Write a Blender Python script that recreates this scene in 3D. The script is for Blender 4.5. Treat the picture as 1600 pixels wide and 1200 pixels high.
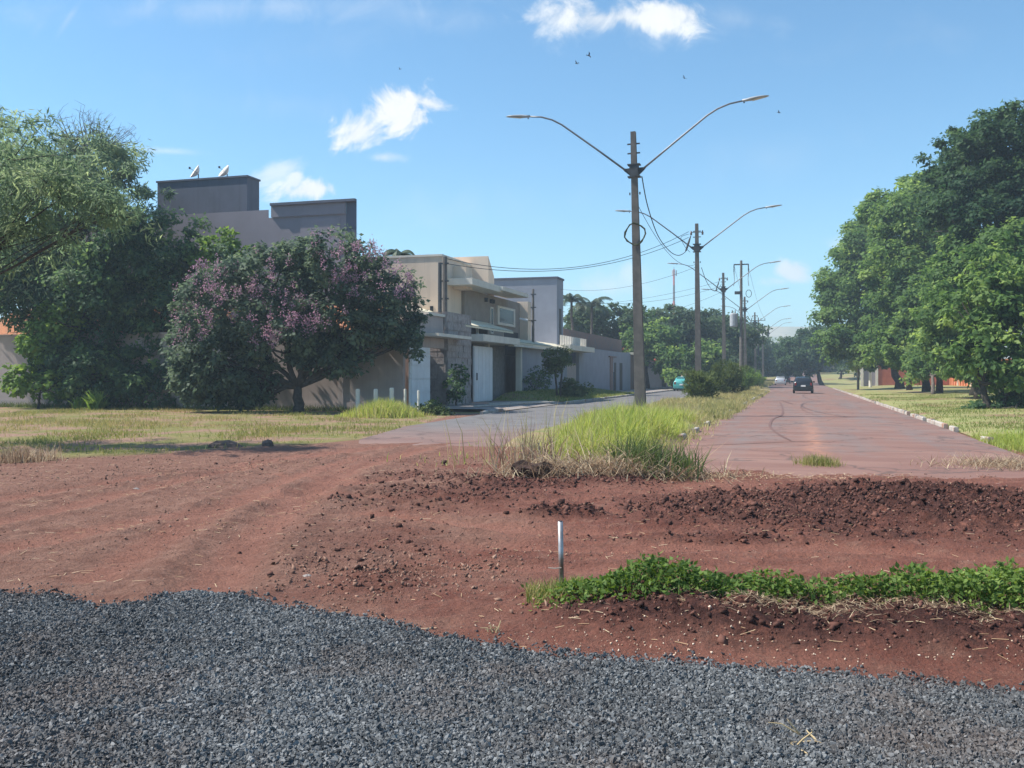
import bpy, math, random
import numpy as np
from mathutils import Vector

scene = bpy.context.scene
C = scene.collection
for o in list(bpy.data.objects): bpy.data.objects.remove(o)

# ------------------------------------------------------------------ camera
CAM_H = 1.6; FPX = 1500.0; HOR = 587.0
cam = bpy.data.cameras.new('camera'); cam_o = bpy.data.objects.new('camera', cam); C.objects.link(cam_o)
cam_o.location = (0, 0, CAM_H); cam_o.rotation_euler = (math.radians(90), 0, 0)
cam.sensor_width = 36; cam.lens = 36*FPX/1600; cam.shift_y = -(600-HOR)/1600
cam.clip_start = 0.1; cam.clip_end = 20000
scene.camera = cam_o

HAZE = 0.0009
# ------------------------------------------------------------------ light
SUN_AZ = -84.0     # degrees from the view axis (+Y), negative = to the left
SUN_EL = 50.0
sd = Vector((math.sin(math.radians(SUN_AZ))*math.cos(math.radians(SUN_EL)),
             math.cos(math.radians(SUN_AZ))*math.cos(math.radians(SUN_EL)), math.sin(math.radians(SUN_EL))))
sl = bpy.data.lights.new('sun', 'SUN'); sl.energy = 4.1; sl.angle = math.radians(0.55); sl.color = (1.0, 0.955, 0.88)
so = bpy.data.objects.new('sun', sl); C.objects.link(so)
so.rotation_euler = (-sd).to_track_quat('-Z', 'Y').to_euler(); so.location = (-40, 20, 60)

world = bpy.data.worlds.new('World'); scene.world = world; world.use_nodes = True
wn = world.node_tree; wn.nodes.clear()
class NT:
    """tiny helper to write node maths"""
    def __init__(s, nt): s.nt = nt
    def n(s, t, **k):
        x = s.nt.nodes.new(t)
        for a, b in k.items(): setattr(x, a, b)
        return x
    def put(s, sock, v):
        if isinstance(v, bpy.types.NodeSocket): s.nt.links.new(v, sock)
        else: sock.default_value = v
    def m(s, op, a, b=0.0, c=None, clamp=False):
        x = s.n('ShaderNodeMath', operation=op, use_clamp=clamp); s.put(x.inputs[0], a); s.put(x.inputs[1], b)
        if c is not None: s.put(x.inputs[2], c)
        return x.outputs[0]
    def smooth(s, v, a, b):
        x = s.n('ShaderNodeMapRange', interpolation_type='SMOOTHSTEP'); s.put(x.inputs[0], v)
        x.inputs[1].default_value = a; x.inputs[2].default_value = b
        return x.outputs[0]
    def mix(s, f, a, b):
        x = s.n('ShaderNodeMix', data_type='RGBA'); s.put(x.inputs[0], f); s.put(x.inputs[6], a); s.put(x.inputs[7], b)
        return x.outputs[2]
    def noise(s, vec, scale, detail=4, rough=.55, dist=0.0):
        x = s.n('ShaderNodeTexNoise'); s.put(x.inputs['Vector'], vec); x.inputs['Scale'].default_value = scale
        x.inputs['Detail'].default_value = detail; x.inputs['Roughness'].default_value = rough; x.inputs['Distortion'].default_value = dist
        return x.outputs[0]
    def xyz(s, x_, y_, z_):
        x = s.n('ShaderNodeCombineXYZ'); s.put(x.inputs[0], x_); s.put(x.inputs[1], y_); s.put(x.inputs[2], z_); return x.outputs[0]

W = NT(wn)
sky = W.n('ShaderNodeTexSky', sky_type='NISHITA'); sky.sun_disc = False
sky.sun_elevation = math.radians(SUN_EL); sky.sun_rotation = math.radians(SUN_AZ)
sky.altitude = 300; sky.air_density = 1.0; sky.dust_density = 0.0; sky.ozone_density = 3.0
tc = W.n('ShaderNodeTexCoord'); sep = W.n('ShaderNodeSeparateXYZ'); wn.links.new(tc.outputs['Generated'], sep.inputs[0])
dx, dy, dz = sep.outputs
dys = W.m('MAXIMUM', dy, 0.02)
U = W.m('DIVIDE', dx, dys); V = W.m('DIVIDE', dz, dys)       # tangent plane of the southern sky
uv = W.xyz(U, V, 0.0)
nz = W.noise(uv, 17, 9, .62, .6); nz2 = W.noise(uv, 7.0, 4, .5)
warp = W.m('ADD', W.m('MULTIPLY', W.m('SUBTRACT', nz, .5), 3.0), W.m('MULTIPLY', W.m('SUBTRACT', nz2, .5), 1.3))
def cloud(px, py, a, b, rot, soft=.5, amt=1.0, wk=1.0):
    a, b = a*1.22, b*1.22
    u0, v0 = (px-800)/1500, (587-py)/1500; cr, sr = math.cos(math.radians(rot)), math.sin(math.radians(rot))
    du = W.m('SUBTRACT', U, u0); dv = W.m('SUBTRACT', V, v0)
    e = W.m('DIVIDE', W.m('ADD', W.m('MULTIPLY', du, cr), W.m('MULTIPLY', dv, sr)), a/1500)
    f = W.m('DIVIDE', W.m('SUBTRACT', W.m('MULTIPLY', dv, cr), W.m('MULTIPLY', du, sr)), b/1500)
    d = W.m('SQRT', W.m('ADD', W.m('MULTIPLY', e, e), W.m('MULTIPLY', f, f)))
    val = W.m('ADD', W.m('SUBTRACT', 1.0, d), W.m('MULTIPLY', warp, wk))
    return W.m('MULTIPLY', W.smooth(val, 0.0, soft), amt)
cl = [cloud(978, 27, 95, 26, 0, .9, .9), cloud(930, 28, 105, 33, 0, .9, .95), cloud(1030, 26, 80, 27, 0, .7, .95), cloud(968, 30, 150, 45, 0, 1.3, .35), cloud(1150, 30, 110, 25, -8, 1.6, .18),
      cloud(628, 172, 62, 40, 18, .55, 1.0), cloud(560, 208, 58, 30, 24, .7, .95), cloud(662, 160, 50, 18, -14, .7, .9), cloud(600, 246, 34, 10, 0, 1.0, .6),
      cloud(440, 268, 46, 16, 22, 1.1, .6), cloud(490, 296, 60, 20, 6, .7, .95), cloud(462, 285, 16, 22, 0, .8, .8),
      cloud(1240, 426, 36, 22, -5, .6, .75), cloud(1220, 440, 30, 10, 0, 1, .5), cloud(930, 446, 110, 26, 8, 1.4, .55), cloud(985, 430, 30, 18, 0, 1.0, .45),
      cloud(1330, 380, 50, 20, 15, 1.4, .4), cloud(1420, 292, 60, 18, 18, 1.2, .5),
      cloud(260, 236, 62, 6, -3, 1.6, .4, .5), cloud(108, 28, 42, 8, 55, 1.6, .3, .5),
      cloud(420, 10, 420, 26, 2, 2.2, .34), cloud(700, 330, 200, 40, 6, 2.6, .16), cloud(1180, 250, 240, 46, 10, 2.8, .12), cloud(1420, 60, 200, 30, 8, 2.6, .12), cloud(660, 22, 170, 26, -6, 2.0, .2), cloud(430, 165, 160, 30, -5, 2.2, .12), cloud(440, 85, 190, 40, 12, 2.4, .10), cloud(30, 300, 50, 60, 0, 1.2, .35)]
cm = cl[0]
for c in cl[1:]: cm = W.m('MAXIMUM', cm, c)
cm = W.m('MULTIPLY', cm, W.smooth(dy, 0.25, 0.5))
# the same fair-weather cumulus goes on over the rest of the sky
pz = W.m('ADD', W.m('MAXIMUM', dz, 0.0), 0.16)
pv = W.xyz(W.m('DIVIDE', dx, pz), W.m('DIVIDE', dy, pz), 0.0)
g = W.smooth(W.noise(pv, 1.5, 7, .58), .60, .74)
g = W.m('MULTIPLY', W.m('MULTIPLY', g, W.smooth(dz, 0.02, 0.12)), W.m('SUBTRACT', 1.0, W.smooth(dy, 0.45, 0.72)))
cm = W.m('MAXIMUM', cm, W.m('MULTIPLY', g, .8))
shade = W.m('ADD', .72, W.m('MULTIPLY', nz, .5))
hz = W.m('MULTIPLY', W.m('SUBTRACT', 1.0, W.smooth(dz, 0.0, 0.30)), .10)
tint = W.n('ShaderNodeVectorMath', operation='MULTIPLY'); wn.links.new(sky.outputs[0], tint.inputs[0]); tint.inputs[1].default_value = (.74, 1.01, 1.04)
skc = W.mix(hz, tint.outputs[0], (4.2, 4.9, 5.3, 1))
wc = W.n('ShaderNodeVectorMath', operation='SCALE'); wc.inputs[0].default_value = (6.0, 6.1, 6.1); wn.links.new(shade, wc.inputs['Scale'])
skc = W.mix(cm, skc, wc.outputs[0])
bg = W.n('ShaderNodeBackground'); wn.links.new(skc, bg.inputs[0]); bg.inputs[1].default_value = 0.096
wo = W.n('ShaderNodeOutputWorld'); wn.links.new(bg.outputs[0], wo.inputs[0])

scene.view_settings.view_transform = 'Standard'; scene.view_settings.look = 'None'
scene.view_settings.exposure = 0.93; scene.view_settings.gamma = 1.0; scene.view_settings.use_curve_mapping = False
scene.render.engine = 'CYCLES'
cy = scene.cycles; cy.max_bounces = 4; cy.diffuse_bounces = 2; cy.glossy_bounces = 2; cy.transmission_bounces = 3; cy.transparent_max_bounces = 4; cy.volume_bounces = 0; cy.caustics_reflective = False; cy.caustics_refractive = False; cy.sample_clamp_indirect = 6.0

# ------------------------------------------------------------------ frames and measures
TH = math.atan((1244-800)/1500); SN, CS = math.sin(TH), math.cos(TH)     # the street runs 16.5 degrees right of the view axis
def S(v, u, z=0.0): return (v*CS + u*SN, -v*SN + u*CS, z)                 # street frame: v across (right), u along
def to_uv(x, y): return x*SN + y*CS, x*CS - y*SN
def su(px, v):                       # u of a point on the plane v = const
    a = (px-800)/FPX; Y = v/(CS*a-SN); return a*Y*SN + Y*CS
def sv(px, u):                       # v of a point on the plane u = const
    a = (px-800)/FPX; Y = u/(a*SN+CS); return Y*(a*CS-SN)
def zz(py, Y): return CAM_H + (HOR-py)/FPX*Y
def at(px, py, Y): return np.array(((px-800)/FPX*Y, Y, zz(py, Y)))
def gp(px, py):                      # point on level ground
    Y = CAM_H*FPX/(py-HOR); return np.array(((px-800)/FPX*Y, Y, 0.0))

# ------------------------------------------------------------------ numpy noise
def _hash(ix, iy, seed):
    h = (ix.astype(np.int64)*374761393 + iy.astype(np.int64)*668265263 + seed*1442695041) & 0xffffffff
    h = ((h ^ (h >> 13))*1274126177) & 0xffffffff
    return ((h ^ (h >> 16)) & 0xffff)/65535.0
def vnoise(x, y, seed=0):
    ix, iy = np.floor(x), np.floor(y); fx, fy = x-ix, y-iy
    fx = fx*fx*(3-2*fx); fy = fy*fy*(3-2*fy)
    a, b = _hash(ix, iy, seed), _hash(ix+1, iy, seed); c, d = _hash(ix, iy+1, seed), _hash(ix+1, iy+1, seed)
    return (a*(1-fx)+b*fx)*(1-fy) + (c*(1-fx)+d*fx)*fy
def fbm(x, y, sc, oct=4, seed=0, gain=.5):
    t = 0; amp = 1; tot = 0
    for i in range(oct):
        t = t + amp*vnoise(x*sc+i*17.3, y*sc-i*9.1, seed+i); tot += amp; amp *= gain; sc *= 2.03
    return t/tot - .5
def sst(x, a, b):
    t = np.clip((x-a)/(b-a), 0, 1); return t*t*(3-2*t)

# ------------------------------------------------------------------ mesh helpers
def mesh_np(name, verts, faces, attrs=None, smooth=False):
    """verts (N,3), faces (M,k) or a list of face lists"""
    me = bpy.data.meshes.new(name)
    if isinstance(faces, np.ndarray):
        M, k = faces.shape
        me.vertices.add(len(verts)); me.vertices.foreach_set('co', np.ascontiguousarray(verts, dtype=np.float32).ravel())
        me.loops.add(M*k); me.loops.foreach_set('vertex_index', np.ascontiguousarray(faces, dtype=np.int32).ravel())
        me.polygons.add(M); me.polygons.foreach_set('loop_start', np.arange(0, M*k, k, dtype=np.int32))
        me.polygons.foreach_set('loop_total', np.full(M, k, dtype=np.int32))
        if smooth: me.polygons.foreach_set('use_smooth', np.ones(M, dtype=bool))
        me.update(calc_edges=True)
    else:
        me.from_pydata([tuple(map(float, v)) for v in verts], [], faces); me.update()
        if smooth: me.polygons.foreach_set('use_smooth', np.ones(len(me.polygons), dtype=bool))
    for k_, (dom, arr) in (attrs or {}).items():
        a = me.attributes.new(k_, 'FLOAT', dom); a.data.foreach_set('value', np.ascontiguousarray(arr, dtype=np.float32))
    return me
def link(name, me, mat=None, parent=None, loc=None):
    o = bpy.data.objects.new(name, me); C.objects.link(o)
    if mat is not None and me is not None and not me.materials: me.materials.append(mat)
    if parent is not None: o.parent = parent
    if loc is not None: o.location = loc
    return o
def tag(o, label=None, cat=None, group=None, kind=None):
    if label: o['label'] = label
    if cat: o['category'] = cat
    if group: o['group'] = group
    if kind: o['kind'] = kind
    return o
def thing(name, label, cat, loc, group=None):
    o = bpy.data.objects.new(name, None); C.objects.link(o); o.location = tuple(map(float, loc)); o.empty_display_size = .2
    return tag(o, label, cat, group)
def copy_tree(o, loc=None, label=None, parent=None):
    c = o.copy(); C.objects.link(c); c.parent = parent
    if loc is not None: c.location = loc
    if label: c['label'] = label
    for ch in list(o.children): copy_tree(ch, None, None, c)
    return c

class MB:
    """collects solids (world or local coordinates) for one mesh"""
    def __init__(s): s.v = []; s.f = []
    def add(s, v, f):
        n = len(s.v); s.v += [tuple(map(float, p)) for p in v]; s.f += [[i+n for i in q] for q in f]; return s
    def hexa(s, p): return s.add(p, [[0,3,2,1],[4,5,6,7],[0,1,5,4],[1,2,6,5],[2,3,7,6],[3,0,4,7]])
    def box(s, c, d, rz=0.0):
        cx, cy, cz = c; a, b, h = d[0]/2, d[1]/2, d[2]/2; cr, sr = math.cos(rz), math.sin(rz)
        P = []
        for z in (-h, h):
            for x, y in ((-a,-b),(a,-b),(a,b),(-a,b)): P.append((cx+x*cr-y*sr, cy+x*sr+y*cr, cz+z))
        return s.hexa(P)
    def sbox(s, v0, v1, u0, u1, z0, z1):          # box in street frame
        return s.hexa([S(v0,u0,z0),S(v1,u0,z0),S(v1,u1,z0),S(v0,u1,z0),S(v0,u0,z1),S(v1,u0,z1),S(v1,u1,z1),S(v0,u1,z1)])
    def tube(s, pts, rad, n=8, cap=True):
        pts = np.asarray(pts, float); m = len(pts); rad = np.broadcast_to(np.asarray(rad, float), (m,))
        t = np.gradient(pts, axis=0); t /= np.linalg.norm(t, axis=1)[:, None]+1e-9
        ref = np.array((0,0,1.)) if abs(t[0,2]) < .9 else np.array((1.,0,0))
        V = []
        x = np.cross(t[0], ref); x /= np.linalg.norm(x)
        for i in range(m):
            x = x - t[i]*np.dot(x, t[i]); x /= np.linalg.norm(x)+1e-9; y = np.cross(t[i], x)
            for k in range(n):
                a = 2*math.pi*k/n; V.append(pts[i]+rad[i]*(math.cos(a)*x+math.sin(a)*y))
        F = [[i*n+k, i*n+(k+1)%n, (i+1)*n+(k+1)%n, (i+1)*n+k] for i in range(m-1) for k in range(n)]
        if cap: F += [list(range(n))[::-1], [(m-1)*n+k for k in range(n)]]
        return s.add(V, F)
    def prism(s, poly, h):                        # poly: list of 3-d points, h: extrusion vector
        n = len(poly); h = np.asarray(h, float)
        V = [np.asarray(p, float) for p in poly]; V = V + [p+h for p in V]
        return s.add(V, [list(range(n))[::-1], [n+i for i in range(n)]] + [[i,(i+1)%n,n+(i+1)%n,n+i] for i in range(n)])
    def loft(s, rings, cap=True):
        n = len(rings[0]); V = [p for r in rings for p in r]; m = len(rings)
        F = [[i*n+k, i*n+(k+1)%n, (i+1)*n+(k+1)%n, (i+1)*n+k] for i in range(m-1) for k in range(n)]
        if cap: F += [list(range(n))[::-1], [(m-1)*n+k for k in range(n)]]
        return s.add(V, F)
    def build(s, name, mat, parent=None, smooth=False, origin=None):
        v = np.array(s.v); off = np.zeros(3)
        if parent is not None: off = np.array(WL(parent))
        elif origin is not None: off = np.array(origin, float)
        o = link(name, mesh_np(name, v-off, s.f, smooth=smooth), mat, parent)
        if parent is None and origin is not None: o.location = tuple(off)
        return o
def WL(o):                                          # world location of an unrotated chain
    p = np.array(o.location)
    while o.parent is not None: o = o.parent; p = p + np.array(o.location)
    return p

# ------------------------------------------------------------------ materials
def new_mat(name):
    m = bpy.data.materials.new(name); m.use_nodes = True; nt = m.node_tree
    b = nt.nodes['Principled BSDF']; return m, NT(nt), b
def c4(c): return (c[0], c[1], c[2], 1.0)
def mat_simple(name, c1, c2=None, scale=2.0, rough=.85, bump=0.0, bscale=30.0, metal=0.0, c3=None, scale3=.4, spec=.3, streak=None):
    m, T, b = new_mat(name); t = T.n('ShaderNodeNewGeometry').outputs['Position']
    col = c4(c1)
    if c2: col = T.mix(T.smooth(T.noise(t, scale, 6, .6), .35, .65), c4(c1), c4(c2))
    if c3: col = T.mix(T.smooth(T.noise(t, scale3, 5, .6), .48, .68), col, c4(c3))
    if streak:
        sp = T.n('ShaderNodeSeparateXYZ'); T.nt.links.new(t, sp.inputs[0])
        sv_ = T.xyz(T.m('MULTIPLY', sp.outputs[0], 2.2), T.m('MULTIPLY', sp.outputs[1], 2.2), T.m('MULTIPLY', sp.outputs[2], .12))
        col = T.mix(T.m('MULTIPLY', T.smooth(T.noise(sv_, 1.3, 5, .65), .45, .75), .32), col, c4(streak))
    T.put(b.inputs['Base Color'], col); b.inputs['Roughness'].default_value = rough; b.inputs['Metallic'].default_value = metal
    b.inputs['Specular IOR Level'].default_value = spec
    if bump:
        bn = T.n('ShaderNodeBump'); bn.inputs['Strength'].default_value = bump; bn.inputs['Distance'].default_value = .02
        T.nt.links.new(T.noise(t, bscale, 5, .6), bn.inputs['Height']); T.nt.links.new(bn.outputs[0], b.inputs['Normal'])
    return m
def mat_leaf(name, cols, trans=.35, rough=.5, spec=.35, tcol=None):
    rough = max(rough, .6); spec = min(spec, .18)
    """cols: (dark, mid, light) by a random value stored on each leaf"""
    m, T, b = new_mat(name); nt = T.nt
    a = T.n('ShaderNodeAttribute', attribute_name='rnd')
    r = T.n('ShaderNodeValToRGB'); nt.links.new(a.outputs['Fac'], r.inputs[0]); e = r.color_ramp.elements
    e[0].position = 0; e[0].color = c4(cols[0]); e[1].position = 1; e[1].color = c4(cols[-1])
    for i, c in enumerate(cols[1:-1]): x = e.new((i+1)/(len(cols)-1)); x.color = c4(c)
    nt.links.new(r.outputs[0], b.inputs['Base Color']); b.inputs['Roughness'].default_value = rough; b.inputs['Specular IOR Level'].default_value = spec
    tr = T.n('ShaderNodeBsdfTranslucent')
    hs = T.n('ShaderNodeHueSaturation'); hs.inputs['Saturation'].default_value = 1.15; hs.inputs['Value'].default_value = 1.5; hs.inputs['Hue'].default_value = .485
    nt.links.new(r.outputs[0], hs.inputs['Color']); nt.links.new(hs.outputs[0], tr.inputs[0])
    mx = T.n('ShaderNodeMixShader'); mx.inputs[0].default_value = trans
    nt.links.new(b.outputs[0], mx.inputs[1]); nt.links.new(tr.outputs[0], mx.inputs[2])
    nt.links.new(mx.outputs[0], nt.nodes['Material Output'].inputs['Surface'])
    return m
def mat_rnd(name, cols, rough=.9, spec=.2):
    m, T, b = new_mat(name); nt = T.nt
    a = T.n('ShaderNodeAttribute', attribute_name='rnd')
    r = T.n('ShaderNodeValToRGB'); nt.links.new(a.outputs['Fac'], r.inputs[0]); e = r.color_ramp.elements
    e[0].position = 0; e[0].color = c4(cols[0]); e[1].position = 1; e[1].color = c4(cols[-1])
    for i, c in enumerate(cols[1:-1]): x = e.new((i+1)/(len(cols)-1)); x.color = c4(c)
    nt.links.new(r.outputs[0], b.inputs['Base Color']); b.inputs['Roughness'].default_value = rough; b.inputs['Specular IOR Level'].default_value = spec
    return m

M = {}
M['concrete'] = mat_simple('concrete', (.19,.165,.145), (.14,.125,.11), 3, .9, .3, 40, streak=(.09,.08,.075))
M['kerb'] = mat_simple('kerb_concrete', (.50,.46,.41), (.36,.31,.27), 3, .9, .4, 30, c3=(.34,.19,.13), scale3=1.1)
M['galv'] = mat_simple('galvanised_steel', (.22,.22,.23), (.17,.17,.18), 6, .5, metal=.5)
M['steel'] = mat_simple('dark_steel', (.09,.095,.10), (.07,.07,.07), 6, .6, metal=.3)
M['lum'] = mat_simple('lamp_housing', (.42,.43,.44), (.36,.37,.38), 6, .45)
M['lens'] = mat_simple('lamp_lens', (.62,.62,.58), rough=.2)
M['rubber'] = mat_simple('black_cable', (.022,.022,.024), rough=.6)
M['porcelain'] = mat_simple('insulator', (.16,.10,.08), rough=.25)
M['bark'] = mat_simple('bark', (.085,.068,.055), (.05,.042,.035), 9, .95, .8, 25)
M['bark_pale'] = mat_simple('bark_pale', (.17,.14,.115), (.11,.09,.075), 9, .95, .6, 25)
M['wall_lot'] = mat_simple('boundary_plaster', (.46,.38,.345), (.42,.345,.315), 1.2, .95, .15, 60, streak=(.24,.20,.18))
M['plaster_dark'] = mat_simple('dark_paint_and_shade', (.14,.148,.185), (.125,.133,.166), 1.0, .9, .1, 60, streak=(.075,.078,.088))  # dark grey paint, also used as painted shade on the street side
M['plaster_mauve'] = mat_simple('mauve_plaster', (.30,.265,.29), (.275,.245,.265), .8, .95, .1, 60, streak=(.27,.24,.25))
M['tan'] = mat_simple('tan_paint', (.80,.63,.48), (.74,.58,.44), .9, .92, .1, 60, streak=(.42,.33,.26))
M['tan_dark'] = mat_simple('brown_render', (.33,.28,.235), (.28,.235,.20), 1.3, .95, .2, 50, streak=(.20,.17,.145))
M['grey_blue'] = mat_simple('blue_grey_paint', (.33,.34,.385), (.295,.305,.345), .9, .92, .1, 60, streak=(.24,.245,.26))
M['white'] = mat_simple('white_paint', (.76,.76,.76), (.70,.70,.70), 2, .6, streak=(.52,.50,.48))
M['cream'] = mat_simple('cream_paint', (.74,.68,.58), (.68,.62,.53), 2, .8, streak=(.5,.45,.38))
M['stone_clad'] = mat_simple('stone_cladding', (.40,.345,.315), (.31,.265,.245), 5, .95, .7, 18, c3=(.26,.22,.21), scale3=2.3)
M['texture_wall'] = mat_simple('roughcast', (.27,.245,.225), (.21,.19,.175), 4, .98, .8, 22, streak=(.16,.145,.13))
M['brick_rough'] = mat_simple('bare_brickwork', (.30,.19,.155), (.25,.175,.15), 6, .98, .6, 25, c3=(.22,.18,.165), scale3=1.6)
M['brick_red'] = mat_simple('red_wall', (.42,.13,.075), (.36,.105,.06), 3, .95, .4, 30, streak=(.24,.075,.05))
M['orange'] = mat_simple('orange_wall', (.66,.25,.12), (.58,.21,.10), 1.5, .92, .1, 50, streak=(.40,.15,.09))
M['roof_tile'] = mat_simple('clay_tile', (.55,.23,.11), (.42,.17,.085), 5, .9, .3, 20, c3=(.30,.16,.10), scale3=2)
M['roof_cream'] = mat_simple('pale_roof_tile', (.74,.67,.50), (.66,.58,.42), 5, .9, .3, 20)
M['roof_red'] = mat_simple('red_roof', (.62,.15,.08), (.52,.12,.065), 4, .9, .3, 20)
M['dark'] = mat_simple('dark_opening', (.025,.026,.03), rough=.7)
M['door_dark'] = mat_simple('dark_door', (.06,.055,.055), (.045,.042,.042), 3, .6)
M['glass'] = mat_simple('window_glass', (.03,.035,.04), rough=.2, spec=.2)
M['dish'] = mat_simple('dish_white', (.74,.68,.62), rough=.6)
M['tin'] = mat_simple('pipe_metal', (.46,.46,.47), (.36,.33,.31), 10, .45, metal=.6, c3=(.25,.13,.09), scale3=3)
M['soil_dark'] = mat_rnd('loose_soil', [(.045,.021,.017), (.085,.038,.029), (.165,.075,.055)])
M['litter'] = mat_rnd('leaf_litter', [(.13,.07,.052), (.23,.13,.094), (.35,.22,.16)])
M['straw'] = mat_rnd('straw', [(.34,.21,.12), (.50,.35,.20), (.66,.52,.34)])
M['chip'] = mat_rnd('pale_chips', [(.46,.30,.20), (.62,.46,.33), (.74,.62,.48)])
M['gravel'] = mat_rnd('crushed_basalt', [(.030,.031,.032), (.064,.067,.069), (.105,.110,.112), (.21,.216,.216)], rough=.75, spec=.35)
def dust(mat, col, sc, amt):          # patches of dust that lie over a rnd-coloured material
    T = NT(mat.node_tree); b = mat.node_tree.nodes['Principled BSDF']; src = b.inputs['Base Color'].links[0].from_socket
    ps = T.n('ShaderNodeNewGeometry').outputs['Position']
    T.put(b.inputs['Base Color'], T.mix(T.m('MULTIPLY', T.smooth(T.noise(ps, sc, 5, .65), .46, .66), amt), src, c4(col)))
dust(M['gravel'], (.15,.105,.082), .75, .38)
M['grass_tall'] = mat_leaf('tall_grass', [(.46,.40,.22), (.38,.39,.12), (.30,.38,.08), (.46,.50,.16)], .4, .6, .2)
M['grass_dry'] = mat_leaf('dry_grass', [(.24,.25,.09), (.42,.38,.17), (.50,.42,.24)], .3, .7, .15)
M['grass_short'] = mat_leaf('short_grass', [(.13,.18,.045), (.25,.25,.08), (.40,.33,.16)], .35, .65, .2)
M['grass_verge'] = mat_leaf('verge_grass', [(.12,.17,.04), (.20,.24,.065), (.32,.30,.13)], .35, .65, .2)
M['straw_leaf'] = mat_leaf('dead_stalks', [(.20,.13,.085), (.36,.26,.17), (.55,.45,.30)], .2, .8, .15)
M['cover'] = mat_leaf('ground_cover', [(.065,.115,.026), (.12,.195,.042), (.22,.30,.075)], .35, .45, .4)
M['leaf_feather'] = mat_leaf('feathery_leaf', [(.12,.18,.105), (.18,.25,.14), (.29,.36,.19)], .55, .55, .3)
M['leaf_dark'] = mat_leaf('dark_leaf', [(.050,.098,.052), (.088,.155,.072), (.19,.28,.10)], .5, .4, .4)
M['leaf_light'] = mat_leaf('light_leaf', [(.11,.19,.045), (.17,.27,.065), (.24,.34,.09)], .45, .45, .4)
M['leaf_myrtle'] = mat_leaf('myrtle_leaf', [(.060,.090,.064), (.105,.15,.094), (.18,.23,.13)], .45, .42, .4)
M['petal'] = mat_leaf('pink_petal', [(.30,.17,.23), (.38,.23,.29), (.46,.31,.35)], .35, .6, .2)
M['leaf_right'] = mat_leaf('street_tree_leaf', [(.065,.125,.042), (.13,.215,.066), (.28,.38,.12)], .5, .42, .4)
M['leaf_tall'] = mat_leaf('tall_tree_leaf', [(.030,.068,.032), (.052,.10,.042), (.10,.165,.062)], .4, .45, .35)
M['leaf_far'] = mat_leaf('far_leaf', [(.055,.09,.045), (.080,.125,.058), (.12,.17,.078)], .4, .5, .3)
M['leaf_bush'] = mat_leaf('bush_leaf', [(.065,.095,.032), (.105,.145,.048), (.16,.20,.075)], .3, .5, .3)
M['car_black'] = mat_simple('black_car_paint', (.012,.013,.015), rough=.25, spec=.6)
M['car_silver'] = mat_simple('silver_car_paint', (.55,.56,.57), rough=.3, metal=.4)
M['car_teal'] = mat_simple('teal_car_paint', (.08,.36,.34), rough=.3, spec=.6)
M['tyre'] = mat_simple('tyre_rubber', (.018,.018,.018), rough=.85)
M['taillight'] = mat_simple('tail_lamp', (.30,.02,.02), rough=.2)
M['plate'] = mat_simple('number_plate', (.55,.55,.55), rough=.5)
M['bird'] = mat_simple('bird_feathers', (.03,.03,.035), rough=.8)
M['red_paint'] = mat_simple('red_mast_paint', (.50,.10,.07), rough=.6)
M['plank'] = mat_simple('pale_board', (.52,.47,.41), (.44,.39,.34), 6, .85)
M['mark'] = mat_simple('dark_mark', (.15,.085,.075), (.18,.105,.09), 5, .95)
M['dust'] = mat_simple('dirt_streak', (.44,.20,.12), (.36,.17,.11), 3, .95)
M['hill'] = mat_simple('far_fields', (.42,.38,.27), (.30,.30,.18), .012, .95, c3=(.16,.20,.10), scale3=.02)

# ================================================================== GROUND
GE = np.array([(-40,7.6),(-8,7.25),(-3.79,7.1),(-3.27,7.0),(-2.85,6.65),(-2.62,6.75),(-2.35,7.2),(-1.84,6.9),(-1.2,6.43),(-.83,6.23),(-.39,5.81),(.19,5.57),(.71,5.36),(1.4,5.24),(2.03,5.07),(2.6,4.87),(4,4.55),(9,3.6),(40,-2)])
def gravel_in(x, y):                       # metres inside the gravel (positive) measured along y
    return np.interp(x, GE[:,0], GE[:,1]) + .10*fbm(x, y, 3.0, 3, 71) - y
BC = np.array([(-.4,6.5),(.2,6.3),(1,6.12),(2,5.95),(3.2,5.75),(5,5.45),(9,4.9)])
def berm(x, y):                            # loose soil bank beside the gravel
    yc = np.interp(x, BC[:,0], BC[:,1]); d = y-yc
    prof = np.where(d < 0, sst(d, -.62, -.02), 1-sst(d, .25, .95))
    return prof*sst(x, -.1, .7)
BL = []
def _blob(px, py, rx, ry, h, dk, hf):
    g = gp(px, py); BL.append((g[0], g[1], rx/FPX*g[1], ry*g[1]/(py-HOR), h, dk, hf))
_blob(1250, 800, 330, 42, .03, .85, .06); _blob(1480, 795, 260, 52, .10, 1.0, .10); _blob(1600, 815, 150, 48, .10, 1.0, .10); _blob(1330, 778, 150, 24, .04, .95, .06)
_blob(880, 806, 95, 7, .10, 1.0, .06); _blob(1160, 782, 150, 12, .05, .75, .05); _blob(680, 775, 230, 24, .02, .42, .03); _blob(560, 850, 200, 45, .01, .2, .015)
_blob(700, 745, 130, 9, .03, .5, .03); _blob(945, 745, 120, 16, .09, .8, .05); _blob(600, 905, 95, 45, .02, .30, .03); _blob(800, 758, 120, 10, .05, .7, .05)
_blob(1130, 842, 240, 7, .02, .55, .03); _blob(1380, 838, 150, 10, .03, .75, .04); _blob(20, 705, 60, 12, .12, .5, .05)
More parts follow.
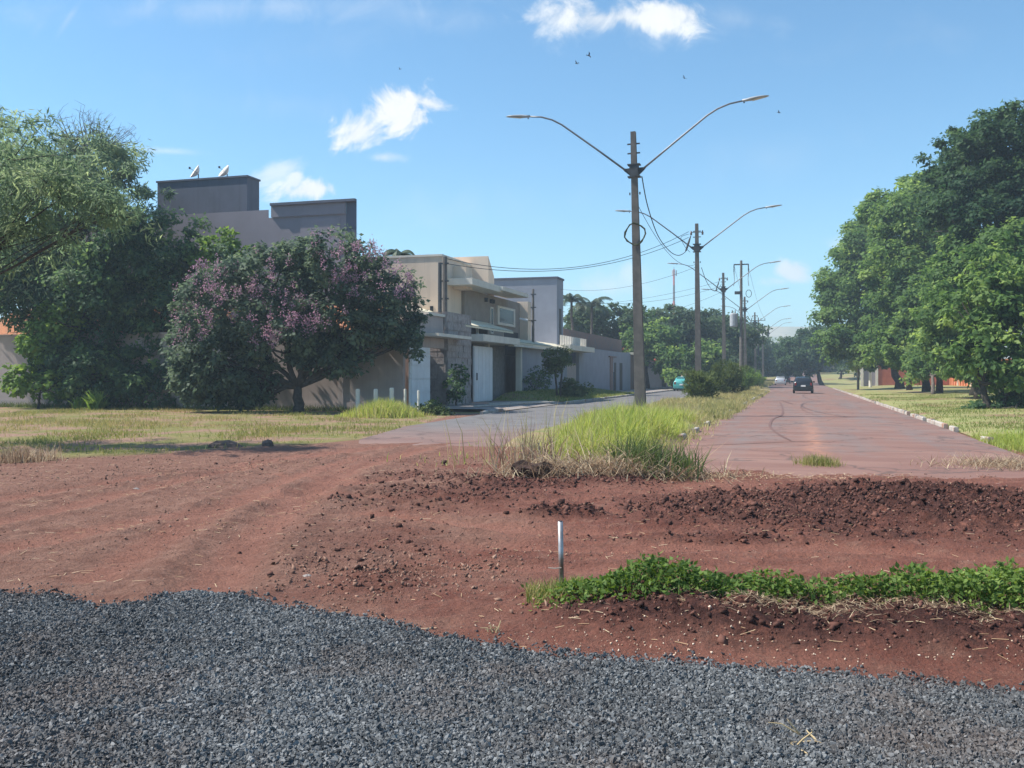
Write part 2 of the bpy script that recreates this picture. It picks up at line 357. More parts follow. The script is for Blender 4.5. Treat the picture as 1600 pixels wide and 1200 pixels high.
def blobs(x, y):
    h = np.zeros_like(x); dk = np.zeros_like(x); hf = np.zeros_like(x)
    wob = .35*fbm(x, y, 1.1, 3, 5)
    for bx, by, rx, ry, bh, bd, bf in BL:
        d = np.sqrt(((x-bx)/rx)**2 + ((y-by)/ry)**2) + wob
        k = 1-sst(d, .35, 1.15); h = np.maximum(h, bh*k); dk = np.maximum(dk, bd*k); hf = np.maximum(hf, bf*k)
    return h, dk, hf
def gl(*pts): return np.array([gp(*p)[:2] for p in pts])
RUTS = [(gl((330,920),(385,850),(450,790),(540,735),(660,702)), .34, .035), (gl((150,905),(260,835),(390,770),(560,715)), .30, .02),
        (gl((-60,830),(170,775),(420,722),(700,690)), .28, .03), (gl((-60,790),(200,750),(470,712),(760,684)), .3, .03),
        (gl((560,800),(850,832),(1150,826),(1650,838)), .25, .03), (gl((700,850),(950,858),(1250,850),(1650,880)), .28, .03),
        (gl((640,880),(900,890),(1300,882),(1700,905)), .22, .02), (gl((480,770),(760,790),(1000,772),(1300,762),(1650,752)), .25, .03),
        (gl((-60,870),(180,822),(420,775),(640,745),(800,735)), .35, .025), (gl((420,742),(560,752),(760,742)), .2, .025)]
def pdist(x, y, pl, arc=False):
    best = np.full(x.shape, 1e9); sa = np.zeros(x.shape); s0 = 0.0
    for (ax, ay), (bx, by) in zip(pl[:-1], pl[1:]):
        ex, ey = bx-ax, by-ay; t = np.clip(((x-ax)*ex+(y-ay)*ey)/(ex*ex+ey*ey), 0, 1)
        dd = np.hypot(x-ax-t*ex, y-ay-t*ey); L = math.hypot(ex, ey); sg = np.sign((x-ax)*ey-(y-ay)*ex)
        sa = np.where(dd < best, s0+t*L+sg*dd*.8, sa); best = np.minimum(best, dd); s0 += L
    return (best, sa) if arc else best
LOT = np.array([(-60,14.5),(-12,17.2),(-9.5,17.8),(-6.4,20.4),(-4.6,22.5),(-3.6,25.5),(-2.5,40)])
def zt(u): return .026*np.maximum(0, np.minimum(u, 620)-165)*sst(u, 165, 230)
def terrain(x, y, full=False):
    u, v = to_uv(x, y)
    near = 1-sst(y, 17, 27)
    road = np.maximum(sst(v, -13.0, -12.2)*(1-sst(v, -6.9, -6.3))*sst(u, 19.5, 23.5), sst(v, -3.0, -2.2)*(1-sst(v, 4.0, 4.8))*sst(u, 15.5, 19))
    gi = gravel_in(x, y); gm = sst(gi+.25*fbm(x, y, 4, 3, 72), -.05, .42)
    h = .05*fbm(x, y, .35, 3, 1) + .055*fbm(x, y, 1.3, 4, 2) + .022*fbm(x, y, 6, 3, 3)
    bh, dk, hf = blobs(x, y)
    h = h + bh
    rut = np.zeros_like(x)
    sel = (y > 5) & (y < 32)
    if np.any(sel):
        xs, ys = x[sel], y[sel]; r = np.zeros_like(xs); rh = np.zeros_like(xs)
        for pl, w, dpt in RUTS:
            d, sa = pdist(xs, ys, pl, True); d = d + .10*fbm(xs, ys, 1.5, 3, 9)
            r = np.maximum(r, 1-sst(d, w*.35, w)); rh += -dpt*(1-sst(d, 0, w)) + dpt*.9*np.exp(-((d-w*1.35)/(w*.35))**2) + .011*np.sin(sa*2*math.pi/.17)*(1-sst(d, w*.5, w*.8))*np.clip(.3+2.5*fbm(xs, ys, .8, 3, 19), 0, 1)
        rut[sel] = r; hh = np.zeros_like(x); hh[sel] = rh; h = h + hh*(1-gm)
    bm = berm(x, y)
    hf = np.maximum(hf*1.6, .07*bm)
    clod = np.abs(fbm(x, y, 3.2, 4, 11, .65))*1.8 + np.abs(fbm(x, y, 8, 3, 12, .6))*1.5
    rough = .030*(1-.75*rut)*near
    h = h*(1-gm*.75) + bm*(.15+.10*fbm(x, y, 1.7, 2, 8)) + (hf+rough)*(clod-.25)*near*(1-gm)
    h = h + gm*(.012 + .03*fbm(x, y, .8, 3, 21))
    far = sst(y, 22, 34)
    h = h*(1-far) - .035*far
    h = h*(1-road) - .05*road
    h = h + zt(u)
    if not full: return h
    lot = sst(y - np.interp(x, LOT[:,0], LOT[:,1]) + 1.6*fbm(x, y, .5, 3, 31), -.6, .9)*(1-sst(v-np.interp(u, [18, 20, 22, 28, 36, 44], [-8.8, -9.6, -10.5, -11.8, -12.35, -12.52]), .0, .5))
    verge = sst(v, 4.3, 4.8)*sst(u, 15, 22)
    grass = np.clip(np.maximum(np.maximum(lot, verge), sst(y, 60, 90)*(1-road)), 0, 1)
    dark = np.clip(np.maximum(dk, bm*1.3), 0, 1)
    return h, gm, dark, rut, grass
def hgt(x, y): return terrain(np.atleast_1d(np.asarray(x, float)), np.atleast_1d(np.asarray(y, float)))

def axis(segs):
    out = []
    for a, b, st in segs: out += list(np.arange(a, b-1e-6, st))
    return np.array(out + [segs[-1][1]])
xs = axis([(-4000,-400,400),(-400,-60,20),(-60,-16,1.0),(-16,-7,.16),(-7,8,.045),(8,16,.16),(16,80,1.0),(80,400,20),(400,4000,400)])
ys = axis([(-600,-20,60),(-20,2,2),(2,3.6,.15),(3.6,13,.045),(13,20,.09),(20,34,.3),(34,120,2.0),(120,700,12),(700,6000,530)])
GX, GY = np.meshgrid(xs, ys); gx, gy = GX.ravel(), GY.ravel()
gz, g_gm, g_dk, g_rut, g_gr = terrain(gx, gy, True)
ny_, nx_ = GX.shape; idx = np.arange(nx_*ny_).reshape(ny_, nx_)
gf = np.stack([idx[:-1,:-1], idx[:-1,1:], idx[1:,1:], idx[1:,:-1]], -1).reshape(-1, 4)
gme = mesh_np('ground', np.stack([gx, gy, gz], -1), gf, {'gm':('POINT', g_gm), 'dk':('POINT', g_dk), 'rut':('POINT', g_rut), 'gr':('POINT', g_gr)}, smooth=True)

m, T, b = new_mat('red_earth'); nt = T.nt; pos = T.n('ShaderNodeNewGeometry').outputs['Position']
def at_(n): return T.n('ShaderNodeAttribute', attribute_name=n).outputs['Fac']
n1 = T.noise(pos, .55, 6, .6, .3); n2 = T.noise(pos, 3.0, 6, .65); n3 = T.noise(pos, 17, 5, .65)
sp = T.n('ShaderNodeSeparateXYZ'); nt.links.new(pos, sp.inputs[0])
stv = T.xyz(T.m('ADD', T.m('MULTIPLY', sp.outputs[0], .35), T.m('MULTIPLY', sp.outputs[1], -.05)), T.m('MULTIPLY', sp.outputs[1], 2.4), 0.0)
n4 = T.noise(stv, 1.6, 6, .65)
n5 = T.noise(pos, 42, 4, .65)
spx = T.n('ShaderNodeSeparateXYZ'); nt.links.new(pos, spx.inputs[0])
brn = T.smooth(T.m('ADD', spx.outputs[0], T.m('MULTIPLY', T.m('SUBTRACT', n1, .5), 9.0)), .6, -2.2)
colr = T.mix(T.smooth(n1, .38, .62), c4((.265,.112,.078)), c4((.195,.073,.051)))
colb = T.mix(T.smooth(n2, .38, .62), c4((.285,.155,.112)), c4((.22,.107,.076)))
col = T.mix(brn, colr, colb)
col = T.mix(T.m('MULTIPLY', T.smooth(n2, .50, .70), .45), col, c4((.36,.205,.145)))
col = T.mix(T.m('MULTIPLY', T.smooth(n4, .48, .66), .5), col, c4((.19,.085,.060)))
col = T.mix(T.m('MULTIPLY', T.smooth(n3, .50, .66), .62), col, c4((.165,.080,.060)))
col = T.mix(T.m('MULTIPLY', T.smooth(n5, .56, .70), .35), col, c4((.40,.24,.175)))
col = T.mix(T.m('MULTIPLY', T.smooth(T.m('SUBTRACT', 1.0, n5), .56, .70), .45), col, c4((.13,.065,.05)))
col = T.mix(T.m('MULTIPLY', at_('rut'), .55), col, T.mix(n2, c4((.345,.155,.108)), c4((.265,.106,.074))))
col = T.mix(T.m('MULTIPLY', at_('dk'), T.smooth(T.m('ADD', n2, T.m('MULTIPLY', T.m('SUBTRACT', n3, .5), .8)), .22, .50)), col, T.mix(T.smooth(n3, .35, .65), c4((.095,.040,.031)), c4((.054,.024,.020))))
gcol = T.mix(T.smooth(n2, .40, .62), c4((.27,.235,.095)), c4((.19,.19,.06)))
gcol = T.mix(T.smooth(n1, .44, .58), gcol, c4((.34,.21,.15)))
col = T.mix(at_('gr'), col, gcol)
col = T.mix(at_('gm'), col, T.mix(T.smooth(n3, .4, .6), c4((.045,.045,.045)), c4((.085,.083,.081))))
nt.links.new(col, b.inputs['Base Color']); b.inputs['Roughness'].default_value = .95; b.inputs['Specular IOR Level'].default_value = .15
bn = T.n('ShaderNodeBump'); bn.inputs['Strength'].default_value = 1.0; bn.inputs['Distance'].default_value = .045
nt.links.new(T.m('ADD', T.noise(pos, 30, 6, .75), T.m('MULTIPLY', T.noise(pos, 9, 4, .6), 1.5)), bn.inputs['Height']); nt.links.new(bn.outputs[0], b.inputs['Normal'])
M['ground'] = m
ground = tag(link('ground', gme, M['ground']), kind='structure')

# ================================================================== ROADS
def asphalt(name, dusty, gcol1, gcol2, u_in):
    m, T, b = new_mat(name); nt = T.nt; pos = T.n('ShaderNodeNewGeometry').outputs['Position']
    sp = T.n('ShaderNodeSeparateXYZ'); nt.links.new(pos, sp.inputs[0])
    uu = T.m('ADD', T.m('MULTIPLY', sp.outputs[0], SN), T.m('MULTIPLY', sp.outputs[1], CS))
    vv = T.m('SUBTRACT', T.m('MULTIPLY', sp.outputs[0], CS), T.m('MULTIPLY', sp.outputs[1], SN))
    lane = T.xyz(T.m('MULTIPLY', vv, 1.0), T.m('MULTIPLY', uu, .07), 0.0)
    cross = T.xyz(T.m('MULTIPLY', vv, .25), T.m('MULTIPLY', uu, 1.1), 0.0)
    nA = T.noise(lane, .9, 5, .6); nB = T.noise(pos, .8, 6, .65); nC = T.noise(pos, 60, 3, .6); nD = T.noise(cross, .8, 5, .6)
    col = T.mix(T.smooth(nB, .4, .62), c4(gcol1), c4(gcol2))
    d = T.m('ADD', T.m('MULTIPLY', nA, .60), T.m('ADD', T.m('MULTIPLY', nB, .50), T.m('MULTIPLY', nD, .20)))
    d = T.m('ADD', T.smooth(d, .72-dusty*.3, 1.05-dusty*.3), T.m('MULTIPLY', T.m('SUBTRACT', 1.0, T.smooth(uu, u_in, u_in+11)), .85), clamp=True)
    col = T.mix(T.m('MULTIPLY', T.smooth(T.noise(pos, .35, 3, .5), .55, .60), .35), col, c4((.13,.12,.115)))
    col = T.mix(T.m('MULTIPLY', d, .72), col, T.mix(T.smooth(nD, .4, .6), c4((.29,.148,.108)), c4((.235,.108,.078))))
    wp = T.n('ShaderNodeVectorMath', operation='ADD'); T.nt.links.new(pos, wp.inputs[0])
    sc_ = T.n('ShaderNodeVectorMath', operation='SCALE'); nz_ = T.n('ShaderNodeTexNoise'); nz_.inputs['Scale'].default_value = 1.3; nz_.inputs['Detail'].default_value = 5; T.nt.links.new(pos, nz_.inputs['Vector'])
    T.nt.links.new(nz_.outputs['Color'], sc_.inputs[0]); sc_.inputs['Scale'].default_value = 1.1; T.nt.links.new(sc_.outputs[0], wp.inputs[1])
    vo = T.n('ShaderNodeTexVoronoi', feature='DISTANCE_TO_EDGE'); vo.inputs['Scale'].default_value = .33; T.nt.links.new(wp.outputs[0], vo.inputs['Vector'])
    col = T.mix(T.m('MULTIPLY', T.m('SUBTRACT', 1.0, T.smooth(vo.outputs['Distance'], .006, .018)), .6), col, c4((.09,.065,.058)))
    col = T.mix(T.m('MULTIPLY', T.smooth(nC, .5, .75), .3), col, c4((.10,.09,.085)))
    if dusty > .5:      # a band of spilt earth along the crown of the carriageway
        sx = T.m('DIVIDE', T.m('ADD', T.m('SUBTRACT', vv, .42), T.m('MULTIPLY', T.m('SUBTRACT', T.noise(pos, .6, 4, .6), .5), .6)), .20)
        sm = T.m('MULTIPLY', T.m('POWER', 2.718, T.m('MULTIPLY', T.m('MULTIPLY', sx, sx), -1.0)), T.m('MULTIPLY', T.smooth(uu, 18, 22), T.m('SUBTRACT', 1.0, T.smooth(uu, 27, 44))))
        col = T.mix(T.m('MULTIPLY', sm, T.m('MULTIPLY', T.smooth(T.noise(pos, 3.5, 6, .75), .38, .60), .75)), col, c4((.44,.21,.13)))
    nt.links.new(col, b.inputs['Base Color']); b.inputs['Roughness'].default_value = .88; b.inputs['Specular IOR Level'].default_value = .25
    bn = T.n('ShaderNodeBump'); bn.inputs['Strength'].default_value = .5; bn.inputs['Distance'].default_value = .012
    nt.links.new(T.noise(pos, 45, 4, .7), bn.inputs['Height']); nt.links.new(bn.outputs[0], b.inputs['Normal'])
    return m
M['road_r'] = asphalt('dusty_asphalt', .95, (.20,.16,.147), (.165,.13,.121), 15.0)
M['road_l'] = asphalt('grey_asphalt', .12, (.175,.165,.16), (.145,.137,.137), 20.5)
def strip(name, v0f, v1f, u0, u1, zf, mat, nv=10, step=1.0, kind='structure', jag=0.0, seed=0):
    us = [u0]
    while us[-1] < u1: us.append(us[-1] + step*max(1.0, (us[-1]-u0)/60))
    us = np.array(us); us[-1] = u1; tv = np.linspace(0, 1, nv+1)
    UU, TV = np.meshgrid(us, tv, indexing='ij')
    VV = v0f(UU)*(1-TV) + v1f(UU)*TV
    Uj = UU.copy(); Uj[0] += jag*(fbm(TV[0]*7, TV[0]*0+seed, 1, 4, seed)*2)
    x = VV*CS+Uj*SN; y = -VV*SN+Uj*CS; z = zf(Uj, VV)
    k = np.arange(UU.size).reshape(UU.shape)
    f = np.stack([k[:-1,:-1], k[:-1,1:], k[1:,1:], k[1:,:-1]], -1).reshape(-1, 4)
    o = link(name, mesh_np(name, np.stack([x, y, z], -1).reshape(-1, 3), f, smooth=True), mat)
    return tag(o, kind=kind)
K = lambda c: (lambda u: np.full_like(u, float(c)))
lr_e = lambda u: np.interp(u, [18, 20, 22, 28, 36, 44], [-8.8, -9.6, -10.5, -11.8, -12.35, -12.52])
med_r = lambda u: -2.6 - 1.2*sst(u, 110, 150)
strip('road_right', lambda u: med_r(u)-.25, K(4.32), 14.5, 640, lambda u, v: -.03*(1-sst(u, 14.5, 18.0)) + .004 + .006*fbm(u, v, .4, 3, 4) + zt(u), M['road_r'], 14, .5, jag=1.3, seed=3)
strip('road_left', lr_e, lambda u: np.interp(u, [18, 24, 30, 40], [-6.1, -6.5, -6.85, -7.2]), 19.0, 400, lambda u, v: -.03*(1-sst(u, 19, 22)) + .004 + .006*fbm(u, v, .4, 3, 6) + zt(u), M['road_l'], 10, .5, jag=1.2, seed=5)
M['soil_grass'] = mat_simple('grassy_soil', (.24,.22,.08), (.30,.20,.12), 1.2, .95, .5, 20, c3=(.17,.19,.055), scale3=.5)
M['verge_soil'] = mat_simple('lawn_soil', (.22,.24,.075), (.30,.27,.11), .9, .95, .5, 20, c3=(.26,.15,.095), scale3=.35)
# central reservation, a raised bed of soil that slumps to the carriageways
def bedz(u, v):
    e = (1-sst(v-med_r(u), -.55, -.03))*sst(v, -7.3, -6.9)
    return -.035 + (.15*sst(u, 19.5, 23) + .05*fbm(u, v, 1.2, 3, 14)*sst(u, 19.5, 23))*e + zt(u)
strip('median_bed', lambda u: np.interp(u, [19, 24, 30, 40], [-6.2, -6.7, -7.0, -7.3]), med_r, 19.5, 420, lambda u, v: bedz(u, v), M['soil_grass'], 26, .4, jag=.8, seed=8)
# right verge
strip('verge_right', K(4.47), K(21), 21.5, 300, lambda u, v: -.05 + .15*sst(u, 21.5, 27)*(.3+.7*sst(v, 4.45, 5.1)) + .10*fbm(u, v, .3, 3, 15)*sst(u, 21.5, 30) + .25*sst(v, 6, 14)*sst(u, 30, 50) + zt(u), M['verge_soil'], 24, .5, jag=1.5, seed=9)
# left pavement and grass bank up to the house walls
M['pave'] = mat_simple('worn_pavement', (.30,.27,.25), (.25,.215,.19), 1.5, .92, .4, 30, c3=(.28,.19,.14), scale3=.6)
def zl(u, v): return .11 + (.42*sst(u, 54, 57)*(1-sst(u, 78, 84)))*sst(-v, 13.2, 16.8) + .05*fbm(u, v, .7, 2, 16) + zt(u)
strip('pavement_left', K(-17.05), K(-12.66), 40.6, 54.2, lambda u, v: .11 - .09*(1-sst(-v, 12.6, 13.4)) + zt(u), M['pave'], 6, .8)
strip('bank_left', K(-17.3), K(-12.66), 54.35, 82, zl, M['verge_soil'], 10, .8)
strip('pavement_far_left', K(-17.3), K(-12.66), 82.15, 300, lambda u, v: .11 + zt(u), M['pave'], 4, 2.0)

# kerbs: rows of kerbstones on a hidden footing
def kerb_row(name, v, u0, u1, skip=lambda u: False, wob=.0, seed=1, ln=1.0):
    rng = random.Random(seed)
    foot = MB(); n = int((u1-u0)/8)+1
    for i in range(n): foot.sbox(v-.05, v+.05, u0+i*8, min(u1, u0+i*8+7.99), -.30, -.06 + (float(zt(np.array(u0+i*8.0))) if u0+i*8 > 160 else 0))
    k = tag(foot.build(name, M['kerb'], origin=S(v, u0, 0)), kind='structure')
    meshes = []
    for j in range(4):
        mb = MB(); r = [rng.uniform(-.012, .012) for _ in range(8)]; hl = ln/2-.012; w = .065; c = .02
        sec = [(-w, -.20), (w, -.20), (w, .125-c), (w-c, .125), (-w+c, .125), (-w, .125-c)]
        ring = lambda uu, e: [(a*CS+uu*SN, -a*SN+uu*CS, z+e) for a, z in sec]
        mb.loft([ring(-hl, r[0]), ring(-hl*.3, r[1]), ring(hl*.4, r[2]), ring(hl, r[3])])
        meshes.append(mesh_np('kerb_stone', np.array(mb.v), mb.f)); meshes[-1].materials.append(M['kerb'])
    u = u0+ln/2
    while u < u1:
        if not skip(u):
            s_ = link('kerb_stone', rng.choice(meshes), None, k)
            p = np.array(S(v+rng.uniform(-wob, wob), u, rng.uniform(-.015, .01)+float(zt(np.array(u)))))-np.array(S(v, u0, 0))
            s_.location = tuple(p); s_.rotation_euler = (rng.uniform(-.02, .02), rng.uniform(-.02, .02), rng.uniform(-.03, .03)*(wob*20))
        u += ln
    return k
kerb_row('kerb_right', 4.395, 25, 125, lambda u: (26 < u < 33 and int(u*7.3) % 3) or (int(u*3.7) % 9 == 0 and u < 60), .02, 2)
kerb_row('kerb_left', -12.59, 38, 125, lambda u: 41 < u < 53, .015, 3)
kerb_row('kerb_median_right', -2.72, 21, 95, lambda u: (u < 62 and int(u*5.1) % 4 != 0), .05, 4)
kerb_row('kerb_median_left', -7.26, 40, 80, lambda u: False, .02, 5)

# narrow dark bands and a streak of spilt earth on the right carriageway
def ribbon(name, pts, w, mat, z=.016, n=40, seed=0):
    pts = np.array([gp(*p)[:2] for p in pts]); t = np.linspace(0, len(pts)-1, n); i = np.clip(t.astype(int), 0, len(pts)-2); f = t-i
    p0 = pts[np.clip(i-1, 0, len(pts)-1)]; p1 = pts[i]; p2 = pts[i+1]; p3 = pts[np.clip(i+2, 0, len(pts)-1)]; f = f[:, None]
    q = .5*((2*p1)+(-p0+p2)*f+(2*p0-5*p1+4*p2-p3)*f**2+(-p0+3*p1-3*p2+p3)*f**3)
    d = np.gradient(q, axis=0); d /= np.linalg.norm(d, axis=1)[:, None]; nn = np.stack([-d[:,1], d[:,0]], -1)
    ww = w*(.65+.9*np.abs(fbm(t*2.1, t*0+seed, 1, 3, seed)))[:, None]*np.minimum(1, np.minimum(t, t[::-1])[:, None]*2+.05)
    L, R = q+nn*ww/2, q-nn*ww/2; V = np.concatenate([np.c_[L, np.full(n, z)], np.c_[R, np.full(n, z)]])
    k = np.arange(n-1); F = np.stack([k, k+1, n+k+1, n+k], -1)
    return tag(link(name, mesh_np(name, V, F), mat), kind='structure')
ribbon('dark_mark', [(1237,690),(1215,678),(1203,666),(1208,655),(1222,648),(1222,636),(1218,628)], .12, M['mark'], .017, 50, 1)
ribbon('dark_mark', [(1222,626),(1230,629),(1240,632)], .2, M['mark'], .0172, 14, 2)
ribbon('dark_mark', [(1085,697),(1160,694),(1235,691),(1300,690)], .10, M['mark'], .0175, 30, 3)

# ================================================================== SCATTER
def lump_base(k=0):
    v = np.array([(0,0,1),(1,0,0),(0,1,0),(-1,0,0),(0,-1,0),(0,0,-1)], float)
    f = np.array([(0,1,2),(0,2,3),(0,3,4),(0,4,1),(5,2,1),(5,3,2),(5,4,3),(5,1,4)]); return v, f
def stone_base():
    v = np.array([(x, y, z) for x in (-1,1) for y in (-1,1) for z in (-1,1)], float)
    f = np.array([(0,1,3,2),(4,6,7,5),(0,4,5,1),(2,3,7,6),(0,2,6,4),(1,5,7,3)]); return v, f
def scatter(name, base, pts, size, mat, seed, flat=.7, jit=.35, label=None, cat=None, rnd=None, parent=None):
    rng = np.random.default_rng(seed); bv, bf = base; n = len(pts); k = len(bv)
    q = rng.normal(size=(n, 4)); q /= np.linalg.norm(q, axis=1)[:, None]
    w, x, y, z = q.T
    R = np.stack([1-2*(y*y+z*z), 2*(x*y-z*w), 2*(x*z+y*w), 2*(x*y+z*w), 1-2*(x*x+z*z), 2*(y*z-x*w), 2*(x*z-y*w), 2*(y*z+x*w), 1-2*(x*x+y*y)], -1).reshape(n, 3, 3)
    sc = np.stack([np.ones(n), rng.uniform(.55, 1, n), rng.uniform(flat*.6, flat, n)], -1)*size[:, None]/2
    vv = bv[None]*(1+rng.uniform(-jit, jit, (n, k, 3)))*sc[:, None, :]
    vv = np.einsum('nij,nkj->nki', R, vv) + pts[:, None, :]
    ff = (bf[None] + (np.arange(n)*k)[:, None, None]).reshape(-1, bf.shape[1])
    r = rng.random(n) if rnd is None else rnd
    o = link(name, mesh_np(name, vv.reshape(-1, 3), ff, {'rnd':('FACE', np.repeat(r, len(bf)))}), mat, parent)
    return tag(o, label, cat, kind='stuff')
def on_ground(x, y, dz=0.0): return np.stack([x, y, hgt(x, y)+dz], -1)

# crushed-stone surface in front: every stone is real, denser where the camera can see it
rng = np.random.default_rng(11)
def gr_pts(n, x0, x1, y0, y1):
    x = rng.uniform(x0, x1, n); y = rng.uniform(y0, y1, n); g_ = gravel_in(x, y)
    keep = (g_ > rng.normal(0.05, .085, n)+.10*np.abs(rng.normal(0, 1, n))*(x < -1.5)) | ((g_ > -.25) & (rng.random(n) < .004)); return x[keep], y[keep]
X1, Y1 = gr_pts(500000, -4.4, 3.2, 3.55, 7.6); kk = np.abs(X1) < .57*Y1+.15; X1, Y1 = X1[kk], Y1[kk]; X2, Y2 = gr_pts(16000, -7, 7, 1.2, 7.4)
x = np.r_[X1, X2]; y = np.r_[Y1, Y2]
sz = np.clip(rng.lognormal(math.log(.0145), .36, len(x)), .007, .036)
def gravel_field(name, pts, size, rnd, mat, label, cat):
    """a cloud of points, each carrying one of five chipped stones through geometry nodes"""
    n = len(pts); me = bpy.data.meshes.new(name); me.vertices.add(n); me.vertices.foreach_set('co', np.ascontiguousarray(pts, dtype=np.float32).ravel())
    rot = rng.uniform(0, 2*math.pi, (n, 3)); scl = np.stack([np.ones(n), rng.uniform(.55, 1, n), rng.uniform(.40, .72, n)], -1)*size[:, None]/2
    for k_, arr in (('rot', rot), ('scl', scl)):
        at2 = me.attributes.new(k_, 'FLOAT_VECTOR', 'POINT'); at2.data.foreach_set('vector', np.ascontiguousarray(arr, dtype=np.float32).ravel())
    at2 = me.attributes.new('rnd', 'FLOAT', 'POINT'); at2.data.foreach_set('value', np.ascontiguousarray(rnd, dtype=np.float32))
    me.materials.append(mat); o = link(name, me)
    ng = bpy.data.node_groups.new('gravel_stones', 'GeometryNodeTree'); N = ng.nodes; Lk = ng.links.new
    ng.interface.new_socket('Geometry', in_out='INPUT', socket_type='NodeSocketGeometry'); ng.interface.new_socket('Geometry', in_out='OUTPUT', socket_type='NodeSocketGeometry')
    gi_ = N.new('NodeGroupInput'); go_ = N.new('NodeGroupOutput'); join = N.new('GeometryNodeJoinGeometry')
    for k in range(5):
        ic = N.new('GeometryNodeMeshIcoSphere'); ic.inputs['Radius'].default_value = 1.0; ic.inputs['Subdivisions'].default_value = 1
        rv = N.new('FunctionNodeRandomValue'); rv.data_type = 'FLOAT_VECTOR'; rv.inputs[0].default_value = (-.5, -.5, -.5); rv.inputs[1].default_value = (.5, .5, .5); rv.inputs['Seed'].default_value = k*7+3
        sp_ = N.new('GeometryNodeSetPosition'); Lk(ic.outputs['Mesh'], sp_.inputs['Geometry']); Lk(rv.outputs[0], sp_.inputs['Offset'])
        ss = N.new('GeometryNodeSetShadeSmooth'); ss.inputs['Shade Smooth'].default_value = False; Lk(sp_.outputs[0], ss.inputs['Geometry'])
        sm = N.new('GeometryNodeSetMaterial'); sm.inputs['Material'].default_value = mat; Lk(ss.outputs[0], sm.inputs['Geometry'])
        g2 = N.new('GeometryNodeGeometryToInstance'); Lk(sm.outputs[0], g2.inputs[0]); Lk(g2.outputs[0], join.inputs[0])
    iop = N.new('GeometryNodeInstanceOnPoints'); Lk(gi_.outputs[0], iop.inputs['Points']); Lk(join.outputs[0], iop.inputs['Instance']); iop.inputs['Pick Instance'].default_value = True
    ri = N.new('FunctionNodeRandomValue'); ri.data_type = 'INT'; ri.inputs[4].default_value = 0; ri.inputs[5].default_value = 4; Lk(ri.outputs[2], iop.inputs['Instance Index'])
    for nm, sk in (('rot', 'Rotation'), ('scl', 'Scale')):
        na = N.new('GeometryNodeInputNamedAttribute'); na.data_type = 'FLOAT_VECTOR'; na.inputs['Name'].default_value = nm; Lk(na.outputs[0], iop.inputs[sk])
    Lk(iop.outputs[0], go_.inputs[0]); md = o.modifiers.new('stones', 'NODES'); md.node_group = ng
    return tag(o, label, cat, kind='stuff')
for nd in M['gravel'].node_tree.nodes:
    if nd.type == 'ATTRIBUTE': nd.attribute_type = 'INSTANCER'
gravel_field('gravel', on_ground(x, y, sz*.15), sz, np.clip(rng.normal(.45, .28, len(x))+.9*fbm(x, y, .7, 4, 90), 0, 1), M['gravel'], 'blue grey crushed stone spread over the foreground', 'gravel')

def scat_mask(n, x0, x1, y0, y1, fn):
    x = rng.uniform(x0, x1, n); y = rng.uniform(y0, y1, n); k = rng.random(n) < fn(x, y); return x[k], y[k]
def f_dark(x, y):
    h_, gm, dk, rut, gr = terrain(x, y, True); return np.clip(dk**1.3*(.35+1.3*np.clip(fbm(x, y, 1.3, 3, 44)+.35, 0, 1)) + .002, 0, 1)*(1-gm)*(1-.7*rut)
x, y = scat_mask(150000, -7, 9, 5, 17.5, f_dark); sz = np.clip(rng.lognormal(math.log(.014), .5, len(x)), .006, .05)*np.clip(.45+.075*y, .6, 1.4)
scatter('soil_clods', stone_base(), on_ground(x, y, sz*.12), sz, M['soil_dark'], 13, .7, .55, 'dark loose clods of turned red soil', 'soil')
def f_lit(x, y):
    d = np.sqrt(((x+.95)/1.25)**2 + ((y-7.7)/1.25)**2) + .8*fbm(x, y, 1.6, 3, 45); return (1-sst(d, .3, 1.1))*.8 + .012
x, y = scat_mask(16000, -6, 6, 5.6, 16, f_lit); xa, ya = scat_mask(8000, -2.6, .8, 6.0, 9.4, lambda x, y: f_lit(x, y)*np.clip(.35+2.2*fbm(x, y, 2.2, 3, 49), 0, 1)); x, y = np.r_[x, xa], np.r_[y, ya]; k = gravel_in(x, y) < -.05; x, y = x[k], y[k]; sz = np.clip(rng.lognormal(math.log(.028), .4, len(x)), .012, .07)
scatter('crumbled_soil', lump_base(), on_ground(x, y, sz*.1), sz, M['litter'], 14, .45, .4, 'crumbled dry soil and leaf litter on the red dirt', 'litter')
x, y = scat_mask(110000, -11, 8, 5, 19, lambda x, y: np.clip(.22+1.3*fbm(x, y, .7, 4, 46), 0.03, .7)*(1-sst(np.abs(x)-.56*y, 0, .6))); k = gravel_in(x, y) < -.05; x, y = x[k], y[k]
sz = np.clip(rng.lognormal(math.log(.011), .5, len(x)), .005, .04)*np.clip(.5+.07*y, .7, 1.7)
scatter('dirt_crumbs', lump_base(), on_ground(x, y, sz*.1), sz, M['litter'], 19, .6, .4, 'small crumbs of earth strewn over the dirt crossing', 'soil')
def f_chip(x, y):
    yc = np.interp(x, BC[:,0], BC[:,1])-.42; return np.exp(-((y-yc)/.20)**2)*sst(x, -.4, .6)*.55 + .05*sst(x, -1, 0)*(berm(x, y) > .05) + .002
x, y = scat_mask(16000, -6, 8, 4.6, 16, f_chip); xa, ya = scat_mask(9000, -.5, 4.6, 4.5, 6.6, lambda x, y: np.clip(f_chip(x, y)*np.clip(.4+2*fbm(x, y, 1.6, 3, 48), 0, 1), 0, 1)); x, y = np.r_[x, xa], np.r_[y, ya]; k = gravel_in(x, y) < .02; x, y = x[k], y[k]; sz = rng.uniform(.008, .022, len(x))
scatter('pale_chips', lump_base(), on_ground(x, y, sz*.2), sz, M['chip'], 15, .6, .35, 'pale chips and bits of dry stalk on the soil bank', 'chips')
